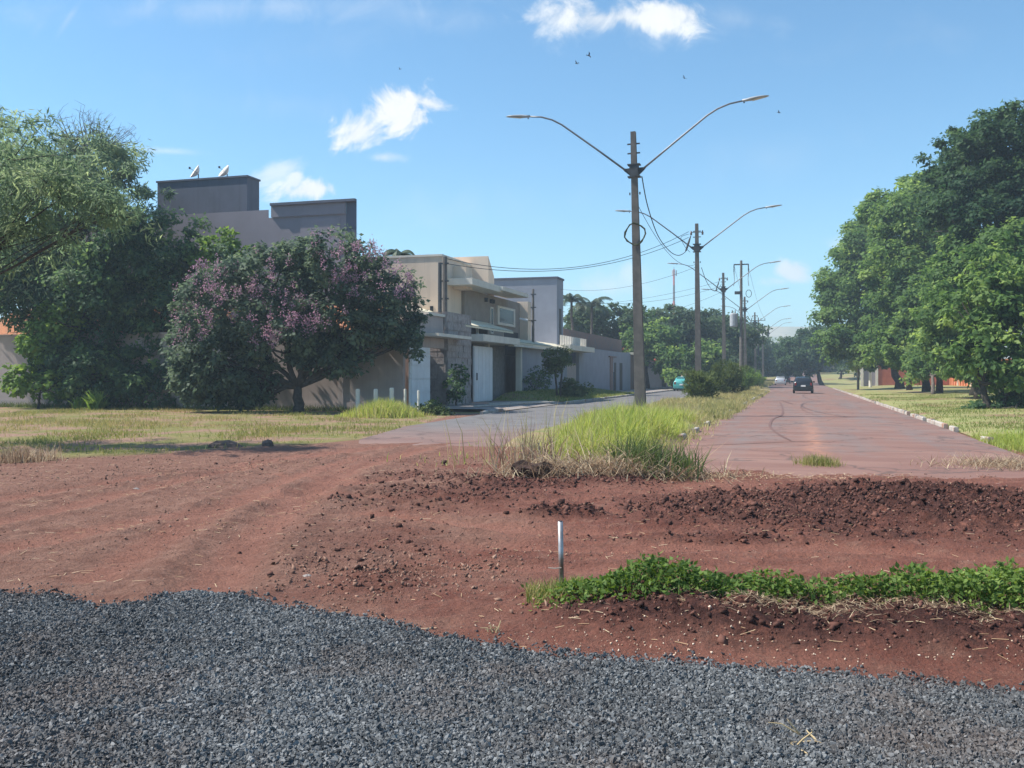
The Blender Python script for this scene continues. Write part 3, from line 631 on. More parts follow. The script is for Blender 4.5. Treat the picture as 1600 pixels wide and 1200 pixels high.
# straws
def blades(name, pts, h, w, mat, seed, lean=.35, bend=.35, label=None, cat=None, parent=None, rnd=None, az=None, kind='stuff', lmin=0.0):
    r_ = np.random.default_rng(seed); n = len(pts); ph = r_.uniform(0, 2*math.pi, n) if az is None else az + r_.normal(0, .5, n)
    d = np.stack([np.cos(ph), np.sin(ph), np.zeros(n)], -1); fa = r_.uniform(0, math.pi, n); s_ = np.stack([np.cos(fa), np.sin(fa), np.zeros(n)], -1)
    l1 = lmin+np.abs(r_.normal(0, lean, n)); l1 = np.where(l1 > 1.5, 1.5-.15*r_.random(n), l1) if lmin > 0 else l1; l2 = l1 + np.abs(r_.normal(0, bend, n)); up = np.array((0, 0, 1.0))
    h = h*np.ones(n); w = w*np.ones(n)
    seg = lambda l, L: d*(np.sin(l)*L)[:, None] + up*(np.cos(l)*L)[:, None]
    m1 = pts + seg(l1, h*.5); tip = m1 + seg(np.minimum(l2, 1.9 if lmin > 0 else 2.2), h*.5); ws = s_*w[:, None]/2
    V = np.stack([pts-ws, pts+ws, m1-ws*.8, m1+ws*.8, tip], 1).reshape(-1, 3)
    F = (np.array([(0,1,3),(0,3,2),(2,3,4)])[None] + (np.arange(n)*5)[:, None, None]).reshape(-1, 3)
    rr = r_.random(n) if rnd is None else rnd
    o = link(name, mesh_np(name, V, F, {'rnd':('FACE', np.repeat(rr, 3))}), mat, parent)
    return tag(o, label, cat, kind=kind)
def straws(name, x, y, ln, wd, mat, seed, label, cat):
    r_ = np.random.default_rng(seed); n = len(x); p = on_ground(x, y, .008); a = r_.uniform(0, 2*math.pi, n); L = ln*r_.uniform(.4, 1, n)
    d = np.stack([np.cos(a)*L, np.sin(a)*L, r_.normal(0, .12, n)*L], -1)/2; s_ = np.stack([-np.sin(a), np.cos(a), np.zeros(n)], -1)*wd/2; u_ = np.array((0,0,1.))*wd*.4
    V = np.stack([p-d-s_, p-d+s_, p+d+s_, p+d-s_, p-d+u_, p+d+u_], 1).reshape(-1, 3); V[:, 2] = np.maximum(V[:, 2], np.repeat(p[:, 2], 6)-.012)
    F = (np.array([(0,3,5,4),(1,4,5,2)])[None]+(np.arange(n)*6)[:, None, None]).reshape(-1, 4)
    return tag(link(name, mesh_np(name, V, F, {'rnd':('FACE', np.repeat(r_.random(n), 2))}), mat), label, cat, kind='stuff')
x, y = scat_mask(26000, -10, 9, 5, 18, lambda x, y: np.clip(.05+.5*fbm(x, y, .9, 3, 47), 0, .3) + .5*(berm(x, y) > .1)*(berm(x, y) < .8)*.4); k = gravel_in(x, y) < -.03
straws('straw_bits', x[k], y[k], .11, .0045, M['straw'], 16, 'thin dry straws scattered on the red dirt', 'straw')

# ================================================================== BUILDINGS
def part(T_, name, mat, *boxes, smooth=False):
    mb = MB()
    for bx in boxes: mb.sbox(*bx)
    return mb.build(name, mat, T_, smooth)
def subpart(P_, name, mat, *boxes): return part(P_, name, mat, *boxes)
def tiled_roof(T_, name, mat, u0, u1, v0, z0, v1, z1, pitch=.24, th=.10, axis='u'):
    """single pitch of rolled tiles falling from (v1,z1) to the eave (v0,z0); ridges run down the slope"""
    n = max(4, int((u1-u0)/pitch)*4); us = np.linspace(u0, u1, n+1); w = .045*np.abs(np.sin(np.pi*(us-u0)/pitch))
    rows = 7; V = []; F = []
    for j in range(rows):
        t = j/(rows-1); v = v0+(v1-v0)*t; z = z0+(z1-z0)*t
        for i in range(n+1): V.append(S(v, us[i], z+w[i]+(.03 if j % 2 else 0)))
    for j in range(rows-1):
        for i in range(n): a = j*(n+1)+i; F.append([a, a+1, a+n+2, a+n+1])
    m_ = MB(); m_.add(V, F)
    base = len(m_.v)
    V2 = [S(v0, u0, z0-th), S(v0, u1, z0-th), S(v1, u1, z1-th), S(v1, u0, z1-th)]; 
    m_.hexa([V2[0], V2[1], V2[2], V2[3], S(v0, u0, z0-.004), S(v0, u1, z0-.004), S(v1, u1, z1-.004), S(v1, u0, z1-.004)])
    return m_.build(name, mat, T_)

# --- long wall round the corner plot
UW = su(632, -17.2)
bw = thing('boundary_wall', 'long high plastered mauve wall along the grassy lot behind the flowering tree', 'wall', S(-17.2, UW, 0))
part(bw, 'panel', M['wall_lot'], (-48, -17.25, UW, UW+.18, -.1, 3.65))
part(bw, 'coping', M['wall_lot'], (-48, -17.2, UW-.05, UW+.23, 3.653, 3.75))
for v in (-20.4, -24.6, -28.8, -33, -37.2, -41.4): part(bw, 'pilaster', M['wall_lot'], (v-.14, v+.14, UW-.06, UW-.002, -.1, 3.65))
part(bw, 'plinth', M['wall_lot'], (-48, -17.24, UW-.03, UW-.003, -.1, .35))

# --- frontage with white garage door, stone pier and gate
FR = thing('garage_frontage', 'street frontage with white garage door, rough stone pier and flat canopies', 'house front', S(-17, 46, 0))
gd = part(FR, 'garage_door', M['white'], (-17.10, -17.02, UW+.25, 43.5, .12, 2.95))
for i in range(4): subpart(gd, 'door_panel', M['white'], (-17.017, -16.985, UW+.33, 43.42, .22+i*.62, .22+i*.62+.56))
for i in range(4): subpart(gd, 'louvre', M['white'], (-17.017, -16.96, 42.3, 43.35, 2.70-.07*i, 2.73-.07*i))
part(FR, 'lintel', M['wall_lot'], (-17.35, -17.05, UW+.2, 45.55, 2.96, 3.45), (-17.35, -17.1, UW+.2, 45.5, 3.45, 4.55))
part(FR, 'entry_recess', M['brick_rough'], (-18.2, -18.05, 43.3, 45.6, .1, 2.95), (-18.05, -17.12, 43.52, 43.62, .1, 2.95))
part(FR, 'canopy', M['cream'], (-17.6, -16.15, 42.4, 47.2, 3.47, 3.62))
part(FR, 'parapet_cap', M['cream'], (-17.45, -17.0, 43.3, 46.2, 4.553, 4.68))
pier = part(FR, 'stone_pier', M['stone_clad'], (-17.9, -16.95, 45.6, 49.4, -.1, 4.85))
rg = random.Random(5); zrow = 0.0
while zrow < 4.7:                                   # cladding stones stand proud of the pier
    hgt_ = rg.uniform(.28, .46); uu = 45.64
    while uu < 49.3:
        w_ = min(rg.uniform(.45, 1.0), 49.37-uu)
        if w_ > .15: subpart(pier, 'cladding_stone', M['stone_clad'], (-16.948, -16.948+rg.uniform(.015, .06), uu, uu+w_-.03, zrow, min(zrow+hgt_-.03, 4.82)))
        uu += w_
    vv = -17.86
    while vv < -16.98:
        w_ = min(rg.uniform(.3, .5), -16.96-vv)
        if w_ > .12: subpart(pier, 'cladding_stone', M['stone_clad'], (vv, vv+w_-.03, 45.6-rg.uniform(.015, .05), 45.598, zrow, min(zrow+hgt_-.03, 4.82)))
        vv += w_
    zrow += hgt_
part(FR, 'gate_void', M['dark'], (-18.6, -18.5, 49.45, 53.6, .1, 3.2))
gt = part(FR, 'gate_leaf', M['white'], (-17.12, -17.04, 50.2, 53.5, .14, 3.25))
for i in range(5): subpart(gt, 'gate_board', M['white'], (-17.037, -17.012, 50.26+i*.65, 50.26+i*.65+.62, .2, 3.2))
subpart(gt, 'handle', M['steel'], (-17.009, -16.95, 50.5, 50.56, 1.35, 1.75))
part(FR, 'canopy', M['cream'], (-18.6, -16.25, 49.45, 56.6, 3.48, 3.86))
part(FR, 'fascia_post', M['cream'], (-17.5, -17.3, 53.6, 53.8, .1, 3.47), (-17.5, -17.38, 51.9, 52.02, 3.87, 4.45))
part(FR, 'clerestory', M['dark'], (-18.5, -18.2, 49.5, 56.2, 3.87, 4.4))
tiled_roof(FR, 'tiled_roof', M['roof_cream'], 48.4, 57.4, -16.9, 4.32, -20.2, 5.35)
part(FR, 'side_wall', M['texture_wall'], (-18.5, -18.3, 53.7, 60.2, .1, 3.55))
part(FR, 'wall_cap', M['cream'], (-18.52, -18.25, 53.72, 60.0, 3.553, 3.66))

# --- low tiled house behind the wall
LH = thing('tiled_house', 'low house with orange clay tile roof behind the long plastered wall', 'house', S(-28, UW+3, 0))
part(LH, 'wall', M['wall_lot'], (-44, -20.5, UW+2.2, UW+8, 0, 3.7))
mb = MB()
def gable(mb, v0, v1, u0, u1, z0, z1, pitch=.26):
    """pitch falling to the camera side with rolls running down the slope"""
    n = int((v1-v0)/pitch)*4; vs = np.linspace(v0, v1, n+1); w = .05*np.abs(np.sin(np.pi*(vs-v0)/pitch)); V = []; F = []
    for j in range(7):
        t = j/6
        for i in range(n+1): V.append(S(vs[i], u0+(u1-u0)*t, z0+(z1-z0)*t+w[i]+(.03 if j % 2 else 0)))
    for j in range(6):
        for i in range(n): a = j*(n+1)+i; F.append([a, a+1, a+n+2, a+n+1])
    mb.add(V, F); return mb
gable(mb, -44.5, -20.2, UW+1.4, UW+6, 3.72, 5.55).build('roof', M['roof_tile'], LH)

# --- dark grey two-storey house
uD = UW+5.2
vD1 = sv(541, uD); vD0 = sv(300, uD)-8
DH = thing('grey_house', 'tall flat roofed dark grey and mauve house with two satellite dishes on top', 'house', S(vD1, uD, 0))
YD = S(vD1, uD)[1]
ztop = zz(312, YD)
dD = su(557, vD1+.6)-uD
part(DH, 'wall', M['plaster_mauve'], (vD0, vD1, uD, uD+dD, 0, ztop-.75))
vP0 = sv(416, uD-.6)
part(DH, 'coping', M['plaster_dark'], (vP0, vD1+.6, uD-.25, uD-.004, ztop-.14, ztop), (vD1+.004, vD1+.6, uD, uD+dD, ztop-2.2, ztop))  # thin front coping; the tall street-side box has shade put into its colour
part(DH, 'parapet', M['plaster_mauve'], (vP0, vD1-.01, uD, uD+dD-.1, ztop-.745, ztop-.002))
part(DH, 'shade_side_panel', M['plaster_dark'], (vD1+.003, vD1+.55, uD+.003, uD+dD, 0, ztop-2.21))  # street side coloured darker than the mauve wall to stand in for shade
part(DH, 'wall_panel', M['plaster_mauve'], (sv(470, uD), vD1-.35, uD-.06, uD-.003, 5.5, ztop-.9))
vU1 = sv(386, uD+.3); vU0 = sv(246, uD+.3); YU = S(vU1, uD)[1]
zu = zz(272, YU)
part(DH, 'upper_block', M['plaster_dark'], (vU0, vU1, uD+.3, su(405, vU1), ztop-1.8, zu-.10))
part(DH, 'upper_coping', M['plaster_dark'], (vU0-.06, vU1+.06, uD+.24, su(405, vU1)+.06, zu-.097, zu))
part(DH, 'lower_band', M['plaster_mauve'], (vU0, vP0-.2, uD-.02, uD-.004, 2, zz(330, YU)))
part(DH, 'back_block', M['plaster_mauve'], (vU0+.0, vU1-.3, uD-.003, uD+1.8, ztop-.74, ztop-.6))
def dish(px, tilt, label):
    p = at(px, 272, S(vU1-2, uD+1.4)[1]); p[2] = zu-.01
    d = thing('satellite_dish', label, 'satellite dish', p, 'dishes on the grey house')
    ax = np.array((tilt, -.50, .62)); ax /= np.linalg.norm(ax)
    a = np.cross(ax, (0, 1, 0)); a /= np.linalg.norm(a); b_ = np.cross(ax, a); c = p + np.array((0, 0, .42))
    rings = [[c + ax*(.55*r*r*.45) + (a*math.cos(k*math.pi/8)+b_*math.sin(k*math.pi/8))*r*.42 for k in range(16)] for r in (.08, .35, .65, .88, 1.0)]
    rings += [[q + ax*.02 for q in rings[-1]]] + [[c+ax*.02 + ax*(.55*r*r*.45) + (a*math.cos(k*math.pi/8)+b_*math.sin(k*math.pi/8))*r*.42 for k in range(16)] for r in (.88, .5, .08)]
    MB().loft(rings).build('reflector', M['dish'], d, True)
    MB().tube([p, p+(0, 0, .2), c-ax*.0], [.03, .03, .03], 6).build('mast', M['steel'], d)
    MB().tube([c+b_*.38*np.sign(-b_[2])+ax*.1, c+ax*.52], [.012, .012], 5).build('feed_arm', M['steel'], d)
    MB().box(c+ax*.55, (.09, .09, .11)).build('feed_horn', M['steel'], d)
dish(310, -.9, 'slim tilted satellite dish nearest the leafy end of the grey roof')
dish(355, -.7, 'round satellite dish near the open corner of the grey roof')

# --- tan house
TA = thing('tan_house', 'tan two-storey house with stepped flat parapets and projecting slabs', 'house', S(-19, 52, 0))
uA = su(690, -19); zA = zz(397, S(-19, uA)[1]); uB = su(763, -19); zB = zz(400, S(-19, uB)[1])
part(TA, 'wall', M['tan'], (-31, -19, uA, uA+4.8, 0, zA-.12))
part(TA, 'coping', M['cream'], (-31.05, -18.95, uA-.05, uA+4.85, zA-.117, zA))
mb = MB()
uE = su(772, -19); mb.hexa([S(-28,uB,0),S(-19,uB,0),S(-19,uE,0),S(-28,uE,0),S(-28,uB,zB),S(-19,uB,zB),S(-19,uE,zB-1.2),S(-28,uE,zB-1.2)]); mb.build('upper_wall', M['tan'], TA)
part(TA, 'link_wall', M['tan'], (-26, -20.2, uA+4.85, uB-.003, 0, zB-.5))
part(TA, 'slab', M['cream'], (-21, -17.5, su(738,-17.5), su(785,-17.5), 6.75, 7.12), )
part(TA, 'slab', M['cream'], (-18.9, -17.3, su(786,-17.3), su(826,-17.3), 6.85, 7.1))
part(TA, 'bracket_block', M['tan'], (-20.1, -18.2, su(728,-18.2), su(738,-18.2), 6.6, 7.9))
uf0, uf1 = su(726, -18.8), su(812, -18.8)
part(TA, 'rear_wall', M['tan_dark'], (-27, -19.65, uE+.004, uf1, 0, 6.2))
part(TA, 'front_wall', M['tan_dark'], (-19.6, -18.8, uf0, uf1-.004, 0, 6.748))
part(TA, 'corner_column', M['tan'], (-19.0, -18.2, uf1, uf1+.9, 0, 6.848))
wd = part(TA, 'window', M['cream'], (-18.797, -18.70, su(776,-18.8), su(803,-18.8), 4.95, 6.2))
subpart(wd, 'pane', M['glass'], (-18.699, -18.69, su(778.5,-18.8), su(800.5,-18.8), 5.12, 6.05))
w2 = part(TA, 'window', M['cream'], (-18.797, -18.72, su(765,-18.8), su(769.5,-18.8), 4.3, 6.0))
subpart(w2, 'pane', M['glass'], (-18.719, -18.71, su(765.8,-18.8), su(768.8,-18.8), 4.4, 5.9))
for px in (757, 765, 768): part(TA, 'wall_lamp', M['steel'], (-18.795, -18.6, su(px,-18.8), su(px,-18.8)+.14, 6.25, 6.5))
part(TA, 'balcony_door', M['door_dark'], (-18.797, -18.77, su(788,-18.8), su(809,-18.8), 3.0, 4.6))
part(TA, 'side_window', M['glass'], (sv(672, uA), sv(677, uA), uA-.03, uA-.003, 4.6, 5.5))

# --- grey-blue house with flat roof and its front wall
uC = su(870, -18.3); zC = zz(432, S(-18.3, uC)[1])
GH = thing('blue_grey_house', 'plain blue grey flat roofed house beyond the tan house', 'house', S(-18.3, uC, 0))
dC = su(880, -18.3)-uC
part(GH, 'wall', M['grey_blue'], (-31, -18.3, uC, uC+dC, 0, zC-.15))
part(GH, 'coping', M['plaster_dark'], (-31.08, -18.22, uC-.08, uC+dC+.08, zC-.147, zC))
part(GH, 'side_slot', M['door_dark'], (-18.297, -18.27, uC+.8, uC+1.5, 3.5, 7.0))
part(GH, 'front_wall', M['grey_blue'], (-17.45, -17.25, 60.3, 73.5, .1, 3.62))
part(GH, 'wall_edge', M['cream'], (-17.5, -17.15, 59.95, 60.29, .1, 3.7))
tiled_roof(GH, 'lean_to_roof', M['roof_cream'], 53.9, 72.6, -16.7, 3.68, -18.15, 4.05)
part(GH, 'eave', M['cream'], (-17.1, -16.72, 57.0, 72.5, 3.42, 3.57))

# --- unplastered brick house further on
BH = thing('brick_house', 'low house with bare brick parapet and pale plaster wall beyond the round shrub', 'house', S(-17.4, 80, 0))
ub0, ub1 = su(905, -17.3), su(985, -17.3)
part(BH, 'front_wall', M['grey_blue'], (-17.6, -17.3, ub0, ub1, .05, 4.0))
part(BH, 'rear_block', M['brick_rough'], (-27, -18.6, 78, ub1+2, 0, 5.55))
part(BH, 'porch_slab', M['cream'], (-19.5, -16.3, 70.5, ub0+1.5, 3.55, 3.95))
part(BH, 'balustrade', M['cream'], (-17.2, -17.1, 74, ub0+1.2, 3.953, 4.05))
for i in range(12): part(BH, 'baluster', M['cream'], (-17.22, -17.08, 71+i*.8, 71.18+i*.8, 3.955, 4.7))
part(BH, 'porch_pier', M['texture_wall'], (-18.6, -18.2, 73.8, 76.2, .1, 3.548))
part(BH, 'porch_door', M['door_dark'], (-19.2, -19.1, 76.3, ub0-.2, .1, 3.3))
for a, c in ((.62, .66), (.74, .80)): part(BH, 'doorway', M['door_dark'], (-17.297, -17.27, ub0+(ub1-ub0)*a, ub0+(ub1-ub0)*c, .12, 2.9))
part(BH, 'doorway_frame', M['brick_rough'], (-17.297, -17.22, ub0+(ub1-ub0)*.53, ub0+(ub1-ub0)*.58, .05, 3.4), (-17.297, -17.1, ub0+(ub1-ub0)*.50, ub0+(ub1-ub0)*.64, 3.41, 3.5))
part(BH, 'side_roof', M['roof_cream'], (-18.5, -16.8, ub1+.1, ub1+5, 3.9, 4.15))
part(BH, 'side_wall', M['brick_rough'], (-18.4, -17.5, ub1+.004, ub1+4.8, .05, 3.89))
part(BH, 'garden_wall', M['wall_lot'], (-17.5, -17.35, 73.6, ub0-1, .1, 2.6))

# --- red roofed house
RH = thing('red_roof_house', 'small house with bright red tiled roof behind a pale green grey wall', 'house', S(-18, 120, 0))
part(RH, 'wall', M['grey_blue'], (-26, -18.5, 112, 134, 0, 3.4))
tiled_roof(RH, 'roof', M['roof_red'], 111, 135, -17.8, 3.5, -22.5, 5.6)
part(RH, 'garden_wall', M['wall_lot'], (-17.2, -17.0, 108, 133, 0, 2.5))
part(RH, 'gate', M['door_dark'], (-16.99, -16.95, 127, 131, .1, 2.3))
part(RH, 'gate_post', M['cream'], (-17.25, -16.9, 133.2, 133.7, 0, 3.2))

# --- right-hand buildings behind the trees
RW = thing('red_wall', 'brick red wall under the street trees with a pale green gate', 'wall', S(9, 140, 0))
part(RW, 'panel', M['brick_red'], (10.6, 24, 138, 138.25, 0, 3.3))
part(RW, 'coping', M['brick_rough'], (10.55, 24, 137.95, 138.3, 3.303, 3.42))
part(RW, 'gate', M['plaster_mauve'], (8.75, 10.3, 138.05, 138.15, .1, 3.35))
for v in (8.55, 10.42): part(RW, 'gate_pier', M['cream'], (v-.16, v+.16, 137.9, 138.3, 0, 3.6))
OHs = thing('orange_house', 'orange painted house with vertical ribs seen between the trunks of the street trees', 'house', S(19, 110, 0))
part(OHs, 'wall', M['orange'], (19.4, 19.7, 60, 137.8, 0, 3.2))
u_ = 62.0
while u_ < 137: part(OHs, 'rib', M['cream'] if int(u_) % 5 == 0 else M['orange'], (19.25, 19.397, u_, u_+.35, 0, 3.1)); u_ += 1.9
part(OHs, 'house_block', M['orange'], (23, 32, 78, 118, 0, 5.0))
mbr = MB()
mbr.hexa([S(22.3,77,5.003),S(33,77,5.003),S(33,119,5.003),S(22.3,119,5.003),S(27,80,7),S(28.5,80,7),S(28.5,116,7),S(27,116,7)]).build('roof', M['roof_tile'], OHs)

# ================================================================== STREET LAMPS, POLES, CABLES
def lamp_proto(loc, label, coil=False, h=11.2):
    x0, y0, z0 = loc
    L = thing('street_lamp', label, 'street lamp', loc, 'double armed street lamps down the median')
    p = np.array(loc, float); nv = np.array((CS, -SN, 0)); dv_ = np.array((SN, CS, 0))
    def hsec(z, w, d):                    # double-T concrete section
        f = .30
        pts = [(-w,-d),(w,-d),(w,-d*f-d*.25),(w*.55,-d*.3),(w*.55,d*.3),(w,d*f+d*.25),(w,d),(-w,d),(-w,d*f+d*.25),(-w*.55,d*.3),(-w*.55,-d*.3),(-w,-d*f-d*.25)]
        return [p + nv*a + dv_*b_ + np.array((0,0,z)) for a, b_ in pts]
    mb = MB(); mb.loft([hsec(z, .215-.115*z/h, .17-.08*z/h) for z in (-.3, 2, 4, 6, 8, 10, h)]); mb.build('pole', M['concrete'], L)
    bz = 9.65
    br = MB(); br.box(p+(0,0,bz), (.34, .30, .42), -TH)
    for s in (-1, 1): br.prism([p+nv*s*.15+(0,0,bz+.12), p+nv*s*.48+(0,0,bz+.12), p+nv*s*.40+(0,0,bz+.02), p+nv*s*.15+(0,0,bz-.2)], dv_*.06)
    bro = br.build('bracket', M['steel'], L)
    for dz in (.24, -.24): MB().box(p+(0,0,bz+dz), (.50, .34, .04), -TH).build('clamp_band', M['steel'], bro)
    for s in (-1, 1):
        a0 = p+nv*s*.36+np.array((0,0,bz+.06)); kz = .90 if s > 0 else 1.0; pts = [a0, p+nv*s*1.5+np.array((0,0,bz+1.0*kz)), p+nv*s*2.9+np.array((0,0,bz+2.12*kz)), p+nv*s*3.3+np.array((0,0,bz+2.36*kz)), p+nv*s*3.75+np.array((0,0,bz+2.52*kz)), p+nv*s*4.35+np.array((0,0,bz+2.60*kz))]
        arm = MB().tube(pts, [.04,.038,.036,.035,.034,.033], 8).build('arm', M['galv'], L, True)
        e = pts[-1]; n_ = nv*s; t_ = np.array((0,0,.055)); 
        def ring(d, w, hh, z): return [e+n_*d+dv_*(w*math.cos(k*math.pi/5))+np.array((0,0,z+hh*math.sin(k*math.pi/5))) for k in range(10)]
        hd = MB().loft([ring(-.12,.05,.05,0), ring(.05,.06,.055,.01), ring(.22,.13,.065,.03), ring(.55,.15,.05,.06), ring(.78,.11,.035,.075), ring(.88,.04,.015,.08)]).build('luminaire', M['lum'], L, True)
        MB().loft([ring(.26,.10,.012,-.035), ring(.5,.12,.012,.012), ring(.72,.08,.012,.042)]).build('lens', M['lens'], hd)
        MB().tube([e+n_*-.05+(0,0,-.06), e+n_*-.05+(0,0,-.10)], [.03,.03], 6).build('photocell', M['steel'], hd)
    for z in (10.35, 10.72): MB().box(p+(0,0,z), (.50, .05, .05), -TH).build('through_bolt', M['steel'], L)
    for s in (-1, 1): MB().tube([p+nv*s*.2-dv_*.0+(0,0,bz-.95), p+nv*s*.2+(0,0,bz-.85)], [.03,.03], 6).build('cable_clip', M['steel'], L)
    if coil:
        c = p + np.array((0,0,zz(370, p[1]))) - dv_*.02; pts = []
        for k in range(61):
            a = k/60*2*math.pi*4; r = .40+.03*math.sin(k*1.7); pts.append(c+nv*math.cos(a)*r+np.array((0,0,math.sin(a)*r*1.05))-dv_*(.19+.012*k/10))
        cb = MB().tube(pts, [.026]*61, 5).build('cable_coil', M['coil'], L)
    return L
M['coil'] = mat_simple('coiled_cable', (.085,.095,.045), (.06,.065,.035), 8, .7)
M['insul'] = M['porcelain']
p1 = gp(1001, 650)
lamp1 = lamp_proto((p1[0], p1[1], .08), 'double armed concrete street lamp with a coil of cable at mid height', True)
lamp1.rotation_euler = (0, math.radians(-1.5), 0)
p2 = at(1091.5, 587, 61.0); p3 = at(1132, 587, 90.0)
lamp2 = lamp_proto((p2[0], p2[1], .06), 'double armed street lamp with insulators and looped cables, rising behind the spiky bush', False)
lamp2.rotation_euler = (0, math.radians(-.6), 0)
nvv = np.array((CS, -SN, 0)); dvv = np.array((SN, CS, 0))
def add_insul(L, p, h=11.2):
    for s in (-1, 1):
        MB().box(p+nvv*s*.2+np.array((0,0,h-.55)), (.34, .04, .04), -TH).build('insulator_arm', M['steel'], L)
        c = p+nvv*s*.36+np.array((0,0,h-.72)); rg_ = [[c+np.array((r*math.cos(k*math.pi/4), r*math.sin(k*math.pi/4), z)) for k in range(8)] for r, z in ((.04,0),(.075,.04),(.05,.08),(.075,.12),(.05,.17),(.03,.28))]
        MB().loft(rg_).build('insulator', M['insul'], L, True)
    q = [p+nvv*-.38+np.array((0,0,h-.75)), p+nvv*-.48+np.array((0,0,h-1.05)), p+nvv*-.60+np.array((0,0,h-1.35)), p+nvv*-.70+np.array((0,0,h-1.7))]
    MB().tube(q, [.03,.06,.05,.06], 6).build('dead_end_clamp', M['steel'], L)
add_insul(lamp2, WL(lamp2))
lamp3 = copy_tree(lamp2, (p3[0], p3[1], .04), 'third double armed street lamp along the median, beside the tall crossarm pole')
far_l = [(120, 'slender street lamp just past the tall crossarm pole'), (150, 'distant street lamp standing just short of the thin crossarm pole'), (185, 'distant street lamp just beyond the thin crossarm pole'), (225, 'last and smallest street lamp at the far end of the median')]
for u_, lb in far_l:
    q = S(-5.9, u_, float(zt(np.array(float(u_))))); c = copy_tree(lamp2, q, lb)
# utility pole with crossarm and transformer
up = np.array(S(-5.4, 101, 0))
UP = thing('utility_pole', 'taller concrete utility pole with steel crossarm and transformer can', 'utility pole', up)
MB().tube([up+(0,0,z) for z in (-.3,4,9,13.4)], [.21,.18,.15,.12], 8).build('pole', M['concrete'], UP)
MB().box(up+(0,0,13.0), (1.5,.10,.12), -TH).build('crossarm', M['steel'], UP)
for s in (-1, 1):
    MB().box(up+nvv*s*.72+np.array((0,0,12.6)), (.10,.10,.75), -TH).build('drop_bracket', M['steel'], UP)
    MB().tube([up+nvv*s*.72+np.array((0,0,12.2)), up+nvv*s*.68+np.array((0,0,11.4)), up+nvv*s*.75+np.array((0,0,10.8))], [.04,.02,.03], 6).build('cutout', M['insul'], UP)
MB().box(up+nvv*-.30+np.array((0,0,10.1)), (.7,.35,.30), -TH).build('bracket', M['steel'], UP)
tr_c = up+nvv*-.75
MB().tube([tr_c+(0,0,z) for z in (6.6,6.7,7.9,8.0)], [.34,.40,.40,.30], 12).build('transformer', M['lum'], UP)
for s in (-.15, .15): MB().tube([tr_c+nvv*s+(0,0,7.98), tr_c+nvv*s+(0,0,8.35)], [.06,.035], 6).build('bushing', M['insul'], UP)
MB().tube([up+nvv*.75+np.array((0,0,10.0))+np.array((math.cos(a)*.28*CS, -math.cos(a)*.28*SN, math.sin(a)*.38)) for a in np.linspace(0, 2*math.pi, 17)], [.03]*17, 5).build('cable_loop', M['rubber'], UP)
p7 = np.array(S(-6.3, 172, .2))
UP2 = thing('utility_pole', 'far thin utility pole with a single straight crossarm', 'utility pole', p7)
MB().tube([p7+(0,0,z) for z in (-.3,5,11.5)], [.18,.15,.10], 8).build('pole', M['concrete'], UP2)
MB().box(p7+(0,0,11.0), (2.4,.10,.10), -TH).build('crossarm', M['steel'], UP2)
for s in (-1, 0.4, 1): MB().tube([p7+nvv*s*1.1+np.array((0,0,11.05)), p7+nvv*s*1.1+np.array((0,0,11.4))], [.06,.04], 6).build('insulator', M['insul'], UP2)

def cable(label, a, b, sag, r=.014, pts=None, n=24):
    a, b = np.asarray(a, float), np.asarray(b, float)
    if pts is None:
        t = np.linspace(0, 1, n)[:, None]; P = a*(1-t)+b*t; P[:, 2] -= (4*sag*t*(1-t))[:, 0]
    else:
        P = [np.asarray(q, float) for q in pts]
        Q = []
        for i in range(len(P)-1):
            p0, p1_, p2_, p3_ = P[max(i-1,0)], P[i], P[i+1], P[min(i+2,len(P)-1)]
            for f in np.linspace(0, 1, 7)[:-1]: Q.append(.5*((2*p1_)+(-p0+p2_)*f+(2*p0-5*p1_+4*p2_-p3_)*f**2+(-p0+3*p1_-3*p2_+p3_)*f**3))
        Q.append(P[-1]); P = np.array(Q)
    o = MB().tube(P, np.full(len(P), r), 5).build('overhead_cable', M['rubber'], origin=P[0], smooth=True)
    return tag(o, label, 'cable', 'overhead cables')
b1 = WL(lamp1)+np.array((.12, 0, 9.45)); 
cable('thick cable sagging deeply between the two tallest street lamps', None, None, 0, .022, [at(1003,276,38), at(1012,322,41), at(1028,368,47), at(1046,392,53), at(1060,399,57), at(1072,392,60), at(1078,376,60.8)])
cable('thin second cable falling from the lamp with the coil to the next lamp', at(994,315,38), at(1087,413,61), .9, .011)
TW1, TW2 = at(1076,362,61), at(1076,371,61)
HM = at(697, 404, S(-17.1, su(694,-17.1))[1])
cable('upper service cable from the insulator lamp to the tan house mast', TW1, HM, 1.3, .016)
cable('lower service cable from the insulator lamp to the tan house mast', TW2, HM+np.array((0,0,-.25)), 1.1, .016)
cable('drooping jumper loop below the lamp insulators', None, None, 0, .014, [at(1076,366,61), at(1064,371,60), at(1070,385,60.5), at(1078,394,61)])
cable('thin wire from the third lamp to the brick house', at(1124,440,90), at(880,478,100), .5, .012)
cable('wire crossing from the far poles to the trees by the brick house', at(1127,447,90), at(890,470,90), .8, .012)
cable('low wire from the third lamp towards the red roof house', at(1128,456,90), at(960,500,110), .6, .012)
cable('looped cable sagging between the second and third lamps', None, None, 0, .02, [at(1096,418,62), at(1104,440,68), at(1114,454,78), at(1121,453,86), at(1127,444,90)])
cable('thin wire strung between the blue grey house and the second lamp', at(1088,417,61), at(876,452,76), .6, .010)
cable('high wire from the crossarm pole on down the street', up+nvv*.7+np.array((0,0,12.9)), p7+nvv*1.1+np.array((0,0,11.4)), 1.0, .012)
cable('high wire from the far side of the crossarm pole down the street', up+nvv*-.7+np.array((0,0,12.9)), p7+nvv*-1.1+np.array((0,0,11.4)), 1.0, .012)
